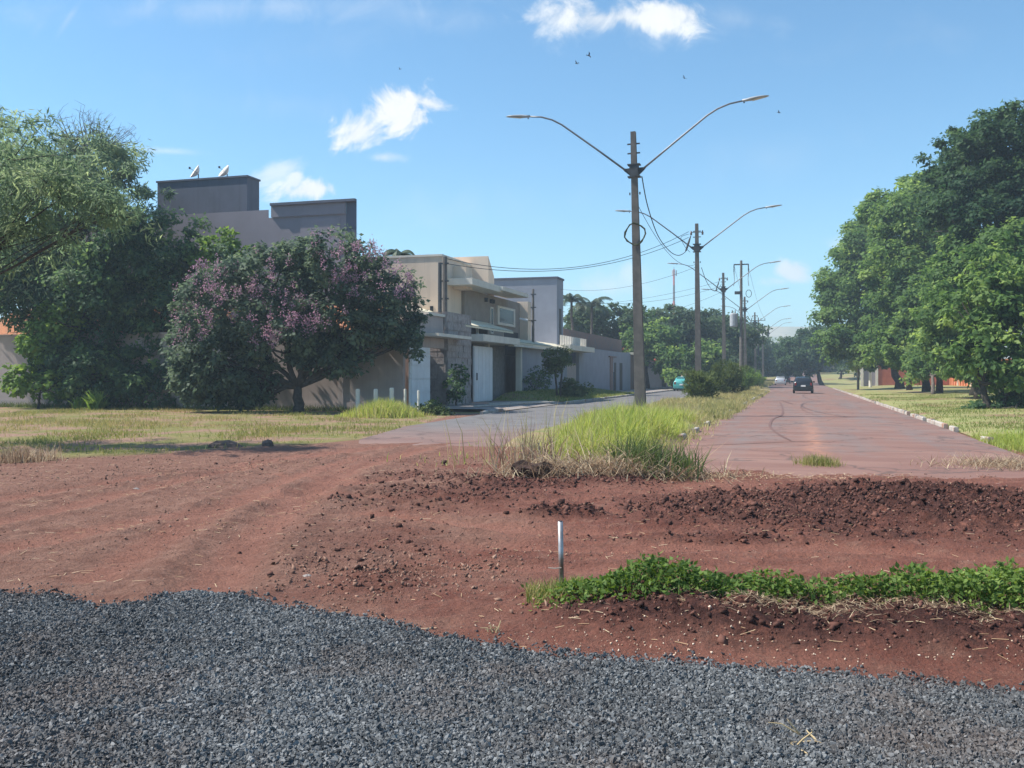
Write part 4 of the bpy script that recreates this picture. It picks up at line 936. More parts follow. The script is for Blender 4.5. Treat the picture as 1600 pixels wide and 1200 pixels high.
# service masts
def mast(px, ytop, v, zb, label, r=.09, lamp=False, twin=False):
    u_ = su(px, v); p = np.array(S(v, u_, zb)); Y = p[1]; zt_ = zz(ytop, Y)
    m_ = thing('service_mast', label, 'mast', p)
    MB().tube([p+(0,0,-.05), (p[0], p[1], zt_)], [r, r*.9], 8).build('post', M['concrete'], m_)
    if twin: MB().tube([p+nvv*-.1+dvv*-.45+(0,0,-.05), p+nvv*-.1+dvv*-.45+np.array((0,0,zt_-zb-.35))], [r*.75, r*.7], 8).build('side_post', M['steel'], m_)
    for k in range(3): MB().box((p[0]+.02, p[1]-.05, zt_-.35-k*.9), (.36,.12,.08), -TH).build('bracket', M['steel'], m_)
    if lamp:
        MB().tube([(p[0], p[1]-.05, zb+1.6), (p[0]-.45, p[1]-.3, zb+1.75)], [.025,.025], 5).build('lamp_arm', M['steel'], m_)
        MB().tube([(p[0]-.40, p[1]-.3, zb+1.68), (p[0]-.95, p[1]-.45, zb+1.8)], [.10,.06], 8).build('lamp_head', M['white'], m_)
mast(695, 401, -17.2, 4.85, 'thick service mast on the stone pier carrying the house cables', .13, twin=True)
mast(833, 452, -17.35, 3.7, 'slim dark mast with a small lamp on the blue grey front wall', .09, True)
# telecom tower far away
q = at(1053, 560, 420); q[2] = float(zt(np.array(to_uv(q[0], q[1])[0])))
TT = thing('telecom_mast', 'distant red and white telecom mast above the umbrella crowned tree', 'mast', q)
h_ = zz(421, 420)-q[2]
for k in range(6):
    MB().tube([q+(0,0,h_*k/6), q+(0,0,h_*(k+1)/6)], [.75-.06*k, .70-.06*k], 6).build('mast_section', M['red_paint'] if k % 2 else M['concrete'], TT)
for k in range(3):
    a = k*2.1; MB().box(q+np.array((math.cos(a)*1.0, math.sin(a)*1.0, h_-1.6)), (.5,.3,2.4), a).build('antenna_panel', M['lum'], TT)
MB().tube([q+(0,0,h_), q+(0,0,h_+1.2)], [.12,.08], 5).build('lightning_rod', M['steel'], TT)

# ================================================================== VEHICLES
def car(v, u, mat, label, scale=1.0, heading=1):
    base = np.array(S(v, u, .012 + float(zt(np.array(float(u))))))
    T_ = thing('parked_car' if heading < 0 else 'car', label, 'car', base)
    fx = dvv*heading; rx = np.cross(fx, (0,0,1))
    P = lambda x, y, z: base + fx*x*scale + rx*y*scale + np.array((0,0,z*scale))
    st = [(-1.92,.42,.62,.78,.78,.66),(-1.88,.30,.80,.98,.84,.70),(-1.70,.24,.92,1.15,.86,.68),(-1.25,.20,.94,1.42,.87,.60),(-.4,.20,.94,1.48,.87,.60),(.25,.20,.93,1.42,.87,.60),(.95,.20,.92,1.02,.86,.70),(1.55,.24,.82,.90,.84,.72),(1.85,.30,.68,.76,.78,.66),(1.93,.42,.56,.62,.70,.60)]
    rings = []
    for x, zb, zbelt, ztp, w, wt in st:
        r = [(w*.9,zb),(w,zb+.12),(w*1.0,(zb+zbelt)/2+.05),(w*.97,zbelt),(wt+.03,ztp-.06),(wt-.06,ztp)]
        rings.append([P(x, y, z) for y, z in r] + [P(x, -y, z) for y, z in r[::-1]])
    MB().loft(rings).build('body', mat, T_, True)
    # glazing, a little proud of the shell
    def q(name, pts, m_, parent=T_, off=(0,0,0)):
        pts = [P(*a) for a in pts]; n_ = np.cross(pts[1]-pts[0], pts[2]-pts[0]); n_ /= np.linalg.norm(n_); c = sum(pts)/4
        if np.dot(n_, c-P(0,0,.8)) < 0: n_ = -n_; pts = pts[::-1]
        return MB().prism([a+n_*.004 for a in pts], n_*.012).build(name, m_, parent)
    q('rear_window', [(-1.76,-.60,1.04),(-1.76,.60,1.04),(-1.30,.52,1.40),(-1.30,-.52,1.40)], M['glass'])
    q('windscreen', [(.98,-.64,1.02),(.98,.64,1.02),(.32,.54,1.40),(.32,-.54,1.40)], M['glass'])
    for s in (-1, 1):
        q('side_window', [(-1.45,s*.80,1.02),(-.45,s*.815,1.0),(-.45,s*.66,1.38),(-1.2,s*.665,1.34)], M['glass'])
        q('side_window', [(-.38,s*.815,1.0),(.72,s*.81,1.0),(.22,s*.665,1.34),(-.38,s*.66,1.38)], M['glass'])
        MB().box(P(-1.84, s*.66, .82), (.16*scale,.16*scale,.26*scale), -TH).build('tail_lamp', M['taillight'], T_)
        MB().box(P(1.80, s*.58, .66), (.26*scale,.14*scale,.13*scale), -TH).build('headlight', M['lens'], T_)
        MB().box(P(.62, s*.95, 1.02), (.17*scale,.10*scale,.13*scale), -TH).build('mirror', mat, T_)
        for x in (-1.2, 1.2):
            c0, c1 = P(x, s*.88, .29), P(x, s*.70, .29); w_ = MB().tube([c0, c1], [.29*scale]*2, 16).build('wheel', M['tyre'], T_)
            MB().tube([P(x, s*.885, .29), P(x, s*.895, .29)], [.17*scale]*2, 12).build('rim', M['lum'], w_)
    MB().hexa([P(-1.97,-.78,.30),P(-1.97,.78,.30),P(-1.85,.82,.30),P(-1.85,-.82,.30),P(-1.97,-.78,.55),P(-1.97,.78,.55),P(-1.85,.82,.58),P(-1.85,-.82,.58)]).build('rear_bumper', mat, T_)
    q('number_plate', [(-1.975,-.2,.60),(-1.975,.2,.60),(-1.93,.2,.74),(-1.93,-.2,.74)], M['plate'])
    return T_
kb = gp(1255, 615); uk, vk = to_uv(kb[0], kb[1])
car(vk, uk+2, M['car_black'], 'small black hatchback driving away down the right carriageway')
car(-2.5, 166, M['car_silver'], 'silver car standing by the far end of the median')
car(-1.9, 186, M['car_black'], 'dark car queued just beyond the silver one', 1.0)
tb = gp(1062, 613.5); ut, vt = to_uv(tb[0], tb[1])
car(-11.3, su(1068, -11.3), M['car_teal'], 'teal car parked by the left kerb, half hidden by the spiky bush', 1.0, 1)
bq = np.array(S(-4.9, 118, .1))
bn_ = thing('waste_bin', 'dark waste container standing among the far median poles', 'bin', bq)
MB().box(bq+(0,0,.75), (1.5,1.0,1.2), -TH).build('container', M['dark'], bn_)
MB().box(bq+(0,0,1.39), (1.6,1.1,.07), -TH).build('lid', M['door_dark'], bn_)
for s in (-1, 1): MB().box(bq+nvv*s*.55+np.array((0,0,.07)), (.1,.8,.15), -TH).build('foot', M['steel'], bn_)

# ================================================================== SMALL THINGS
# five low concrete posts by the corner
for i, (px, yt, yb, lb) in enumerate([(559,608,640,'outermost of the white posts, on the flowering tree side'), (587,608,640,'white post standing in bright grass, next to the outermost'), (612,606,640,'middle white concrete post rising from the bright grass'), (633,608,640,'white post in front of the corner of the garage door'), (654,610,640,'thin pale post before the white garage door')]):
    Y = 41.0 - .3*i; p = at(px, 587, Y); p[2] = float(hgt(p[0], p[1])[0])-.15; t_ = zz(yt, Y)
    r = .095 if i < 3 else .055
    o = MB().tube([(p[0], p[1], p[2]), (p[0], p[1], t_-.05), (p[0], p[1], t_), (p[0], p[1], t_+.01)], [r, r*.97, r*.85, r*.4], 8).build('concrete_post', M['cream'], origin=p)
    tag(o, 'short '+lb, 'post', 'low posts by the corner')
# survey stake of metal pipe
g_ = gp(878, 930); zg = float(hgt(g_[0], g_[1])[0])
sk = thing('metal_stake', 'thin metal pipe stake standing upright at the end of the green plants', 'stake', (g_[0], g_[1], zg-.05))
top = at(875.5, 815, g_[1]); MB().tube([(g_[0], g_[1], zg-.06), top], [.019, .019], 10).build('pipe', M['tin'], sk, True)
MB().tube([top+(0,0,.0005), top+(0,0,.006)], [.014, .014], 10).build('pipe_mouth', M['dark'], sk)
a_ = at(875, 887, g_[1]-.02); MB().tube([a_+(-.085,0,.0), a_+(-.04,-.005,-.004), a_+(.01,.0,-.001)], [.003,.004,.004], 5).build('tied_twig', M['plank'], sk)
# boards by the driveway
def board(p, q, w, t, label):
    p, q = np.array(p), np.array(q); d = q-p; L = np.linalg.norm(d); d /= L; s_ = np.array((-d[1], d[0], 0)); s_ /= np.linalg.norm(s_); n_ = np.cross(d, s_)
    m_ = MB().hexa([p-s_*w/2, q-s_*w/2, q+s_*w/2, p+s_*w/2, p-s_*w/2+n_*t, q-s_*w/2+n_*t, q+s_*w/2+n_*t, p+s_*w/2+n_*t])
    return tag(m_.build('board', M['plank'], origin=p), label, 'board')
gz_ = lambda v, u, e: S(v, u, e)
board(gz_(-14.6,43.2,.13), gz_(-12.9,51.5,.13), .22, .06, 'long pale board lying along the driveway by the kerb')
board(gz_(-15.2,47.0,.13), gz_(-13.6,52.8,.13), .18, .06, 'second pale board lying nearer the white gate')
board(gz_(-14.1,47.4,.20), gz_(-13.3,48.0,.20), .16, .05, 'short pale board lying across the long one')
# small post on the far pavement
o = MB().tube([S(-14.6, 79.5, .1), S(-14.6, 79.5, 1.9)], [.09,.08], 6).build('bollard', M['steel'], origin=S(-14.6,79.5,.1)); tag(o, 'dark upright post on the pavement before the pale plaster wall', 'post')
# right-hand small lamp post with box
lp = np.array(S(6.3, 108, .1)); LPt = thing('lamp_post', 'slim grey post on the right verge at the edge of the tree crowns', 'post', lp)
MB().tube([lp+(0,0,-.1), lp+(0,0,7.5)], [.13,.10], 8).build('shaft', M['concrete'], LPt)
MB().box(lp+(0,0,1.6), (.32,.22,.5), -TH).build('meter_box', M['lum'], LPt)
sb = np.array(S(8.9, 128, .1)); SBt = thing('meter_post', 'white meter box on a pale post near the red wall gate', 'meter post', sb)
MB().tube([sb+(0,0,-.1), sb+(0,0,5.2)], [.2,.17], 8).build('shaft', M['cream'], SBt)
MB().box(sb+np.array((-.9,-.3,3.2)), (1.6,.5,1.1), -TH).build('box', M['white'], SBt)
# stones and logs at the edge of the lot
rg = random.Random(8)
def rock(px, py, sx, sy, sz_, mat, name, label, cat):
    g_ = gp(px, py); z_ = float(hgt(g_[0], g_[1])[0]); v_ = []; n = 9
    rings = []
    for j, t in enumerate((0.0, .25, .6, .9, 1.0)):
        rr = (.75, 1.0, .95, .6, .15)[j]; rings.append([(g_[0]+sx/2*rr*math.cos(k*2*math.pi/n)*rg.uniform(.8,1.15), g_[1]+sy/2*rr*math.sin(k*2*math.pi/n)*rg.uniform(.8,1.15), z_-.04+sz_*t*rg.uniform(.85,1.1)) for k in range(n)])
    return tag(MB().loft(rings).build(name, mat, origin=(g_[0], g_[1], z_)), label, cat)
M['rock'] = mat_simple('rough_stone', (.17,.12,.10), (.11,.08,.07), 9, .95, .8, 20)
M['rock_pale'] = mat_simple('pale_stone', (.34,.30,.27), (.26,.22,.20), 9, .95, .6, 20)
rock(353, 700, .75, .30, .20, M['rock'], 'log', 'dark rotten log lying at the edge of the grassy lot', 'log')
rock(418, 698, .28, .25, .18, M['rock'], 'stone', 'dark stone beside the rotten log', 'stone')
rock(480, 903, .10, .08, .05, M['rock_pale'], 'stone', 'small grey stone lying on the bare dirt before the gravel', 'stone')
rock(212, 762, .12, .10, .06, M['rock_pale'], 'stone', 'small whitish stone on the dirt towards the grassy lot', 'stone')
rock(252, 915, .09, .06, .04, M['rock'], 'stone', 'dark flat stone in the dirt wedge between the gravel', 'stone')
# dry stalks
def stalks(name, label, px, py, n, h, seed, spread, mat=None, flat=False):
    g_ = gp(px, py); z_ = float(hgt(g_[0], g_[1])[0])+.01; r_ = random.Random(seed); t_ = thing(name, label, 'twigs', (g_[0], g_[1], z_))
    for i in range(n):
        a = r_.uniform(0, 6.28); p = np.array((g_[0]+math.cos(a)*spread*r_.random(), g_[1]+math.sin(a)*spread*r_.random(), z_-.02)); ph = r_.uniform(0, 6.28); L = h*r_.uniform(.5, 1)
        el = r_.uniform(.2, .9) if flat else r_.uniform(.8, 1.5); d = np.array((math.cos(ph)*math.cos(el), math.sin(ph)*math.cos(el), math.sin(el)))
        pts = [p, p+d*L*.4, p+d*L*.75+np.array((r_.uniform(-.02,.02), 0, -.005)), p+d*L+np.array((r_.uniform(-.03,.03), 0, -.02))]
        MB().tube(pts, [.0045,.004,.003,.002], 5).build('stalk', mat or M['stalk'], t_)
M['stalk'] = mat_simple('dry_stalk', (.52,.40,.22), (.40,.29,.16), 20, .9)
stalks('dry_twigs', 'few dry yellow stalks lying on the crushed stone', 1265, 1165, 7, .16, 3, .10, flat=True)
stalks('dry_tuft', 'small tuft of dry stalks poking out of bare dirt beside the gravel', 770, 990, 8, .11, 4, .05)

# birds
def bird(px, py, Y, sp, roll, yaw, label):
    c = at(px, py, Y); B = thing('bird', label, 'bird', c, 'birds in flight')
    f = np.array((math.cos(yaw), math.sin(yaw), 0)); r = np.array((-math.sin(yaw)*math.cos(roll), math.cos(yaw)*math.cos(roll), math.sin(roll))); u_ = np.cross(f, r)
    L = sp*.42
    MB().tube([c-f*L*.55, c-f*L*.25, c+f*L*.1, c+f*L*.35, c+f*L*.45, c+f*L*.58], [.004, sp*.05, sp*.07, sp*.05, sp*.045, .004], 8).build('body', M['bird'], B, True)
    MB().prism([c-f*L*.4+r*.02*sp, c-f*L*.9+r*.12*sp, c-f*L*.8, c-f*L*.9-r*.12*sp, c-f*L*.4-r*.02*sp], u_*.01*sp).build('tail', M['bird'], B)
    for s in (-1, 1):
        a = c+f*L*.2; MB().prism([a, a+r*s*sp*.22+u_*sp*.16+f*.05*sp, a+r*s*sp*.46+u_*sp*.20-f*.10*sp, a+r*s*sp*.24+u_*sp*.11-f*.10*sp, a-f*L*.45], u_*.008*sp).build('wing', M['bird'], B)
bird(625, 108, 75, .38, .2, 2.8, 'small bird flying alone above the slanting white cloud')
bird(901, 99, 60, .45, .5, 2.6, 'pale bellied bird gliding just below the long flat cloud')
bird(920, 87, 62, .55, 1.2, .6, 'bird banking steeply with wings upright below the long flat cloud')
bird(1069, 122, 60, .46, .8, .9, 'dark bird flying above the right lamp arm')
bird(1217, 176, 60, .44, .7, .4, 'dark bird flying just past the right lamp head')

# ================================================================== VEGETATION
def leaf_mesh(name, pts, nrm, tan, ln, wd, rnd, fold=.12):
    n = len(pts); t = tan - nrm*np.sum(tan*nrm, 1)[:, None]; t /= np.linalg.norm(t, axis=1)[:, None]+1e-9; s_ = np.cross(nrm, t)
    ln = (ln*np.ones(n))[:, None]; wd = (wd*np.ones(n))[:, None]
    mid = pts + t*ln*.45 - nrm*ln*fold
    V = np.stack([pts, mid+s_*wd/2, pts+t*ln-nrm*ln*fold*.6, mid-s_*wd/2], 1).reshape(-1, 3)
    F = np.arange(4*n).reshape(n, 4)
    return mesh_np(name, V, F, {'rnd':('FACE', rnd)})
def unit(a): return a/(np.linalg.norm(a, axis=1)[:, None]+1e-9)
def crown_points(lobes, dens, per, cr, seed, inner=.45, up=.5, bump=.22, rsf=.30):
    """leaves gathered on the outer sides of many rounded sprays spread over each lobe"""
    r_ = np.random.default_rng(seed); P, N, D, Q = [], [], [], []
    for c, rad in lobes:
        c = np.array(c, float); rad = np.array(rad, float); mr = np.mean(rad); area = 4*math.pi*mr**2
        rs = max(rsf*mr, cr*1.2); nb = max(9, int(area/(math.pi*rs*rs)*1.15)); pl = max(8, int(area*dens*per/nb))
        d = unit(r_.normal(size=(nb, 3))); ph = r_.uniform(0, 6.28, 3)
        k = (1-inner*r_.random(nb)**1.6)*(1+bump*(np.sin(d[:,0]*4.3+ph[0])*np.sin(d[:,1]*3.7+ph[1])*.7+r_.normal(0, .6, nb)))-rs/mr*.42
        ct = c+d*rad*np.clip(k, .15, 1.3)[:, None]; sr = rs*r_.uniform(.45, 1.35, nb)
        e = unit((r_.normal(size=(nb*pl, 3))+np.repeat(d, pl, 0)*.55+np.array((0, 0, .35)))).reshape(nb, pl, 3)
        rr = (r_.random((nb, pl, 1))**.45)*(1+r_.normal(0, .16, (nb, pl, 1)))
        pp = ct[:, None]+e*rr*sr[:, None, None]*np.array((1.1, 1.1, .75))
        nn = e*.75+np.array((0, 0, up))+r_.normal(size=(nb, pl, 3))*.42
        P.append(pp.reshape(-1, 3)); N.append(nn.reshape(-1, 3)); D.append((e*.6+d[:, None]*.4).reshape(-1, 3))
        Q.append(np.clip(np.repeat(r_.normal(.42, .26, nb), pl)+r_.normal(0, .15, nb*pl), 0, 1))
    return np.concatenate(P), unit(np.concatenate(N)), np.concatenate(D), np.concatenate(Q)
def wob_line(a, b, n, amp, r_):
    a, b = np.array(a, float), np.array(b, float); t = np.linspace(0, 1, n)[:, None]; P = a*(1-t)+b*t
    P[1:-1] += r_.normal(0, amp, (n-2, 3)); return P
def tree(name, label, cat, base, lobes, leafmat, ln, wd, dens=3.0, per=22, cr=.35, seed=0, trunk_r=.2, fork=.35, barkm='bark', group=None, droop=.3, inner=.45, up=.5, branches=5, stems=None, zmin=None, bump=.22, fold=.12, rsf=.30):
    base = np.array(base, float); T_ = thing(name, label, cat, base, group); r_ = np.random.default_rng(seed+1000)
    zc = np.mean([l[0][2] for l in lobes]); cx = np.mean([l[0][0] for l in lobes]); cy = np.mean([l[0][1] for l in lobes])
    fk = np.array((base[0]+(cx-base[0])*.25, base[1]+(cy-base[1])*.25, base[2]+(zc-base[2])*fork))
    mb = MB(); st = stems or [(0, 0)]
    for sx, sy in st:
        b0 = base+np.array((sx*.3, sy*.3, -.12)); f0 = fk+np.array((sx, sy, 0))
        rr = trunk_r if len(st) == 1 else trunk_r*.7
        mb.tube(wob_line(b0, f0, 6, rr*.25, r_), np.linspace(rr*1.25, rr*.8, 6)*np.array([1.25,1,1,1,1,1]), 9)
    mb.build('trunk', M[barkm], T_, True)
    for i, (c, rad) in enumerate(lobes):
        f0 = fk+np.array((*st[i % len(st)], 0)); mb = MB(); c = np.array(c, float); rad = np.array(rad, float); tgt = c - np.array((0, 0, rad[2]*.15))
        ml = wob_line(f0, tgt, 6, trunk_r*.5, r_); mb.tube(ml, np.linspace(trunk_r*.6, trunk_r*.2, 6), 7)
        for k in range(branches):
            d = unit(r_.normal(size=(1, 3)))[0]; d[2] = abs(d[2])*.7-.1; e = c + d*rad*.88
            mb.tube(wob_line(ml[r_.integers(2, 6)], e, 5, trunk_r*.4, r_), np.linspace(trunk_r*.25, trunk_r*.06, 5), 5)
        mb.build('limb', M[barkm], T_, True)
    P, N, D, Q = crown_points(lobes, dens, per, cr, seed, inner, up, bump, rsf)
    if zmin is not None: k = P[:, 2] > zmin; P, N, D, Q = P[k], N[k], D[k], Q[k]
    tan = D*.5 - np.array((0, 0, droop)) + r_.normal(size=P.shape)*.5
    L = ln*r_.uniform(.65, 1.25, len(P))
    link('crown', leaf_mesh('crown', P-base, N, tan, L, wd*L/ln, Q, fold), leafmat, T_)
    return T_
def lobe(px, py, Y, rx, ry, depth=None):
    c = at(px, py, Y); a, b_ = rx/FPX*Y, ry/FPX*Y; return (c, (a, depth if depth else (a+b_)/2, b_))
def gbase(px, Y): 
    p = at(px, 587, Y); p[2] = float(hgt(p[0], p[1])[0]); return p

# --- left group
tree('feathery_tree', 'feathery grey green tree reaching in from beyond the lot, casting its shadow on the grass', 'tree', (-15.6, 22.6, float(hgt(-15.6, 22.6)[0])),
     [lobe(10,240,22,120,75,2.2), lobe(95,300,21.6,105,65,2.0), lobe(-100,320,22,130,110,2.4), lobe(40,345,22,90,60,1.8), lobe(170,330,21.6,66,42,1.3), lobe(-220,300,22,140,120,2.4), lobe(-160,420,22,120,70,2.2)], M['leaf_feather'], .20, .038, 3.0, 26, .27, 21, .07, .45, droop=.35, up=.4, branches=9, bump=.3, inner=.7)
tree('feathery_tree', 'tall feathery tree with bare twigs on top beside the grey house', 'tree', gbase(150, 50),
     [lobe(130,270,50,90,75,3.2), lobe(60,300,51,90,90,3.4), lobe(185,310,49,75,65,2.6), lobe(100,400,50,120,90,3.4), lobe(20,400,50,90,110,3.4)], M['leaf_feather'], .34, .080, 2.8, 26, .42, 22, .28, .4, droop=.3, up=.4, branches=9, inner=.6)
ft = [o for o in C.objects if o.name.startswith('feathery_tree')][-1]
rt = np.random.default_rng(5); mb = MB(); cc = at(135, 245, 50)
for k in range(70):
    a = rt.uniform(0, math.pi); e = cc + np.array((math.cos(a)*rt.uniform(1.0, 3.2), rt.uniform(-1, 1), .7+math.sin(a)*rt.uniform(.8, 1.9))); s0 = cc+np.array((math.cos(a)*.8, 0, .1))
    ln_ = wob_line(s0, e, 5, .07, rt); mb.tube(ln_, np.linspace(.025, .006, 5), 4, False)
    for j in range(3): q0 = ln_[rt.integers(2, 5)]; mb.tube(wob_line(q0, q0+np.array((rt.normal(0, .35), rt.normal(0, .2), rt.uniform(.1, .5))), 3, .03, rt), [.010,.007,.004], 3, False)
mb.build('bare_twigs', M['bark_pale'], ft)
tree('broadleaf_tree', 'dark dense broadleaf tree hiding the long wall', 'tree', gbase(236, 50.5),
     [lobe(245,395,49.5,68,72,2.8), lobe(185,430,49,80,90,3.0), lobe(255,490,49,62,80,2.6), lobe(140,500,49,85,90,3.0), lobe(215,560,49,75,55,2.4), lobe(80,450,50,80,80,2.8), lobe(10,430,50,80,70,2.8), lobe(160,585,48,70,46,2.2), lobe(255,590,48,52,42,1.8), lobe(100,570,48.5,60,50,2.0), lobe(205,600,47.6,50,30,1.6)], M['leaf_dark'], .26, .15, 3.4, 26, .40, 23, .30, .3, inner=.5)
tree('leafy_shrub', 'light green large leaved shrub before the wall at the edge of the lot', 'shrub', gbase(60, 47.5),
     [lobe(32,590,47.4,26,28,.8), lobe(62,540,47.5,38,30,1.1), lobe(85,600,47.3,38,24,1.0), lobe(95,505,47.6,40,35,1.1)], M['leaf_light'], .26, .18, 5, 16, .22, 24, .06, .3, branches=3)
tree('light_green_tree', 'small light green tree rising between the dark tree and the flowering tree', 'tree', at(345, 587, 48.8) - np.array((0,0,1.6)),
     [lobe(345,385,48.8,32,26,1.0), lobe(375,402,48.8,26,18,.9), lobe(335,415,48.8,36,30,1.1)], M['leaf_light'], .24, .15, 5, 20, .26, 25, .14, .55)
cm_l = [lobe(348,480,43,80,82,2.4), lobe(425,440,43,85,58,2.4), lobe(515,412,43,92,50,2.8), lobe(578,455,42.8,70,56,2.4), lobe(615,500,42.8,48,50,2.0), lobe(440,510,42.4,85,62,2.2), lobe(345,560,42.8,70,62,2.2), lobe(520,500,42.4,80,65,2.2), lobe(400,580,42.9,40,35,1.4), lobe(530,560,42.6,50,32,1.4), lobe(640,530,42.8,24,30,.9), lobe(490,545,42.6,40,30,1.2), lobe(330,600,43,60,38,1.8), lobe(385,605,43,44,32,1.5), lobe(300,560,43,40,55,1.6)]
CMT = tree('flowering_tree', 'wide domed crepe myrtle tree with pink blossom on its outer twigs', 'tree', gbase(468, 43), cm_l, M['leaf_myrtle'], .22, .14, 4.2, 22, .33, 26, .22, .33, inner=.4, bump=.09, rsf=.24)
def blossoms(T_, lobes, seed, n):
    r_ = np.random.default_rng(seed); base = WL(T_); P = []; N = []
    spots = [(290,470,60),(300,450,50),(272,505,30),(350,425,45),(395,415,40),(500,368,40),(540,372,45),(575,378,35),(600,400,35),(625,420,30),(655,455,20),(330,480,40),(440,500,30),(360,460,40),(480,500,25),(530,430,20),(560,440,25),(420,520,25),(400,455,35),(470,470,25),(645,440,25),(520,365,40),(615,560,10),(310,430,40),(285,500,40)]
    for k in range(n):
        px, py, sp_ = spots[r_.integers(len(spots))]; x, y = px+r_.normal(0, sp_*.75), py+r_.normal(0, sp_*.5)
        best = None                              # nearest outer surface of the crown towards the open lot
        for c, rad in lobes:
            q = at(x, y, c[1]); e = 1-((q[0]-c[0])/rad[0])**2-((q[2]-c[2])/rad[2])**2
            if e > 0:
                yy = c[1]-rad[1]*math.sqrt(e)*1.06; best = yy if best is None or yy < best else best
        if best is None: continue
        c_ = at(x, y, best); pn = r_.normal(size=(24, 3))*np.array((.08, .08, .13))+c_; P.append(pn); N.append(r_.normal(size=(24, 3))+np.array((0, -.3, .5)))
    P, N = np.concatenate(P), unit(np.concatenate(N)); T2 = r_.normal(size=P.shape)
    o = link('blossom', leaf_mesh('blossom', P-base, N, T2, .075, .07, r_.random(len(P))), M['petal'], T_); o['kind'] = 'stuff'
blossoms(CMT, cm_l, 3, 300)
# spiky clump at the foot of the dark tree, shrubs by the gate
def spiky(name, label, base, n, h, seed, mat, w=.07, cat='plant'):
    r_ = np.random.default_rng(seed); b0 = np.array(base, float); p = np.zeros((n, 3)); p[:, :2] = r_.normal(0, .12*h, (n, 2)); p[:, 2] = -.04
    o = blades(name, p, h*r_.uniform(.6, 1.1, n), w, mat, seed, .45, .5, label, cat, kind=None); o.location = tuple(b0); return o
spiky('spiky_plant', 'clump of long strap leaves at the foot of the dark broadleaf tree', gbase(150, 46), 160, 1.15, 31, M['leaf_light'], .09)
spiky('spiky_plant', 'smaller strap leaved clump tucked beside the larger one', gbase(122, 46.4), 90, .8, 32, M['leaf_light'], .08)
tree('shrub', 'dark shrub growing against the stone pier', 'shrub', S(-16.3, 45.2, .1), [(S(-16.3,45.2,.9), (.55,.6,.8)), (S(-16.25,45.5,1.6), (.5,.5,.6))], M['leaf_dark'], .16, .10, 7, 18, .16, 33, .05, .3, branches=3)
tree('shrub', 'dark green shrub beside the row of low posts', 'shrub', gbase(672, 40), [lobe(672,645,40,34,20,.8), lobe(690,655,39.6,22,12,.6)], M['leaf_bush'], .18, .10, 8, 18, .18, 34, .05, .3, branches=3)
tree('topiary_tree', 'round topped clipped tree on twin stems before the pale front wall', 'tree', S(-14.6, su(873,-14.6), .3), [lobe(873,557,S(-14.6,su(873,-14.6))[1],24,14,1.0), lobe(868,570,S(-14.6,su(873,-14.6))[1],20,14,.9)], M['leaf_bush'], .17, .10, 9, 22, .17, 35, .09, .75, stems=[(-.25,0),(.25,.1)], branches=3)
tree('shrub', 'bushy green shrub at the foot of the clipped tree', 'shrub', S(-13.8, su(900,-13.8), .2), [lobe(900,607,S(-13.8,su(900,-13.8))[1],25,17,.9), lobe(885,612,S(-13.8,su(900,-13.8))[1],14,12,.6)], M['leaf_bush'], .17, .10, 9, 20, .16, 36, .05, .3, branches=3)
tree('climbing_shrub', 'thin dark creepers trained up the blue grey front wall', 'shrub', S(-16.7, su(832,-16.7), .4), [(S(-16.8,su(828,-16.8),1.2), (.45,.5,.9)), (S(-16.8,su(840,-16.8),1.5), (.5,.6,.9)), (S(-16.8,su(851,-16.8),1.3), (.5,.6,1.0))], M['leaf_dark'], .16, .09, 5, 16, .2, 37, .05, .3, branches=4)
# palms
def palm(label, base, h, fr, n, seed, mat):
    base = np.array(base, float); T_ = thing('palm_tree', label, 'palm', base); r_ = np.random.default_rng(seed)
    top = base+np.array((0, 0, h)); MB().tube(wob_line(base-(0,0,.1), top, 7, .05, r_), np.linspace(.2, .13, 7), 8).build('trunk', M['bark_pale'], T_, True)
    for k in range(n):
        a = 2*math.pi*k/n+r_.normal(0, .2); e0 = r_.uniform(.2, 1.2); P = []; p = top.copy(); el = e0; st = fr/9
        for j in range(10): P.append(p.copy()); p = p+np.array((math.cos(a)*math.cos(el), math.sin(a)*math.cos(el), math.sin(el)))*st; el -= r_.uniform(.18, .27)
        P = np.array(P); mb = MB().tube(P, np.linspace(.03, .008, 10), 4)
        sd_ = np.array((-math.sin(a), math.cos(a), 0))
        for j in range(1, 10):
            for f in (0, .33, .66):
                q = P[j-1]*(1-f)+P[j]*f; L = fr*.24*math.sin(math.pi*min(1, (j+f)/10.5))+.12
                for s in (-1, 1):
                    t = q+sd_*s*L*.8+np.array((0, 0, -L*.55)); w_ = (P[j]-P[j-1])/st*.05; mb.add([q-w_, q+w_, t], [[0, 1, 2]])
        mb.build('frond', mat, T_)
q = at(625, 587, 62); palm('palm with drooping fronds showing over the tan house roof', (q[0], q[1], 0), zz(398, 62), 1.5, 11, 1, M['leaf_dark_p'] if 'leaf_dark_p' in M else M['far_palm'] if 'far_palm' in M else mat_simple('palm_frond', (.05,.075,.035), (.035,.055,.028), 3, .6))
M['palm_leaf'] = bpy.data.materials['palm_frond']
q = at(925, 587, 110); palm('palm among the trees behind the brick house', (q[0], q[1], 0), zz(478, 110), 3.0, 13, 2, M['palm_leaf'])
q = at(893, 587, 106); palm('palm close beside the edge of the blue grey house', (q[0], q[1], 0), zz(470, 106), 2.6, 12, 3, M['palm_leaf'])
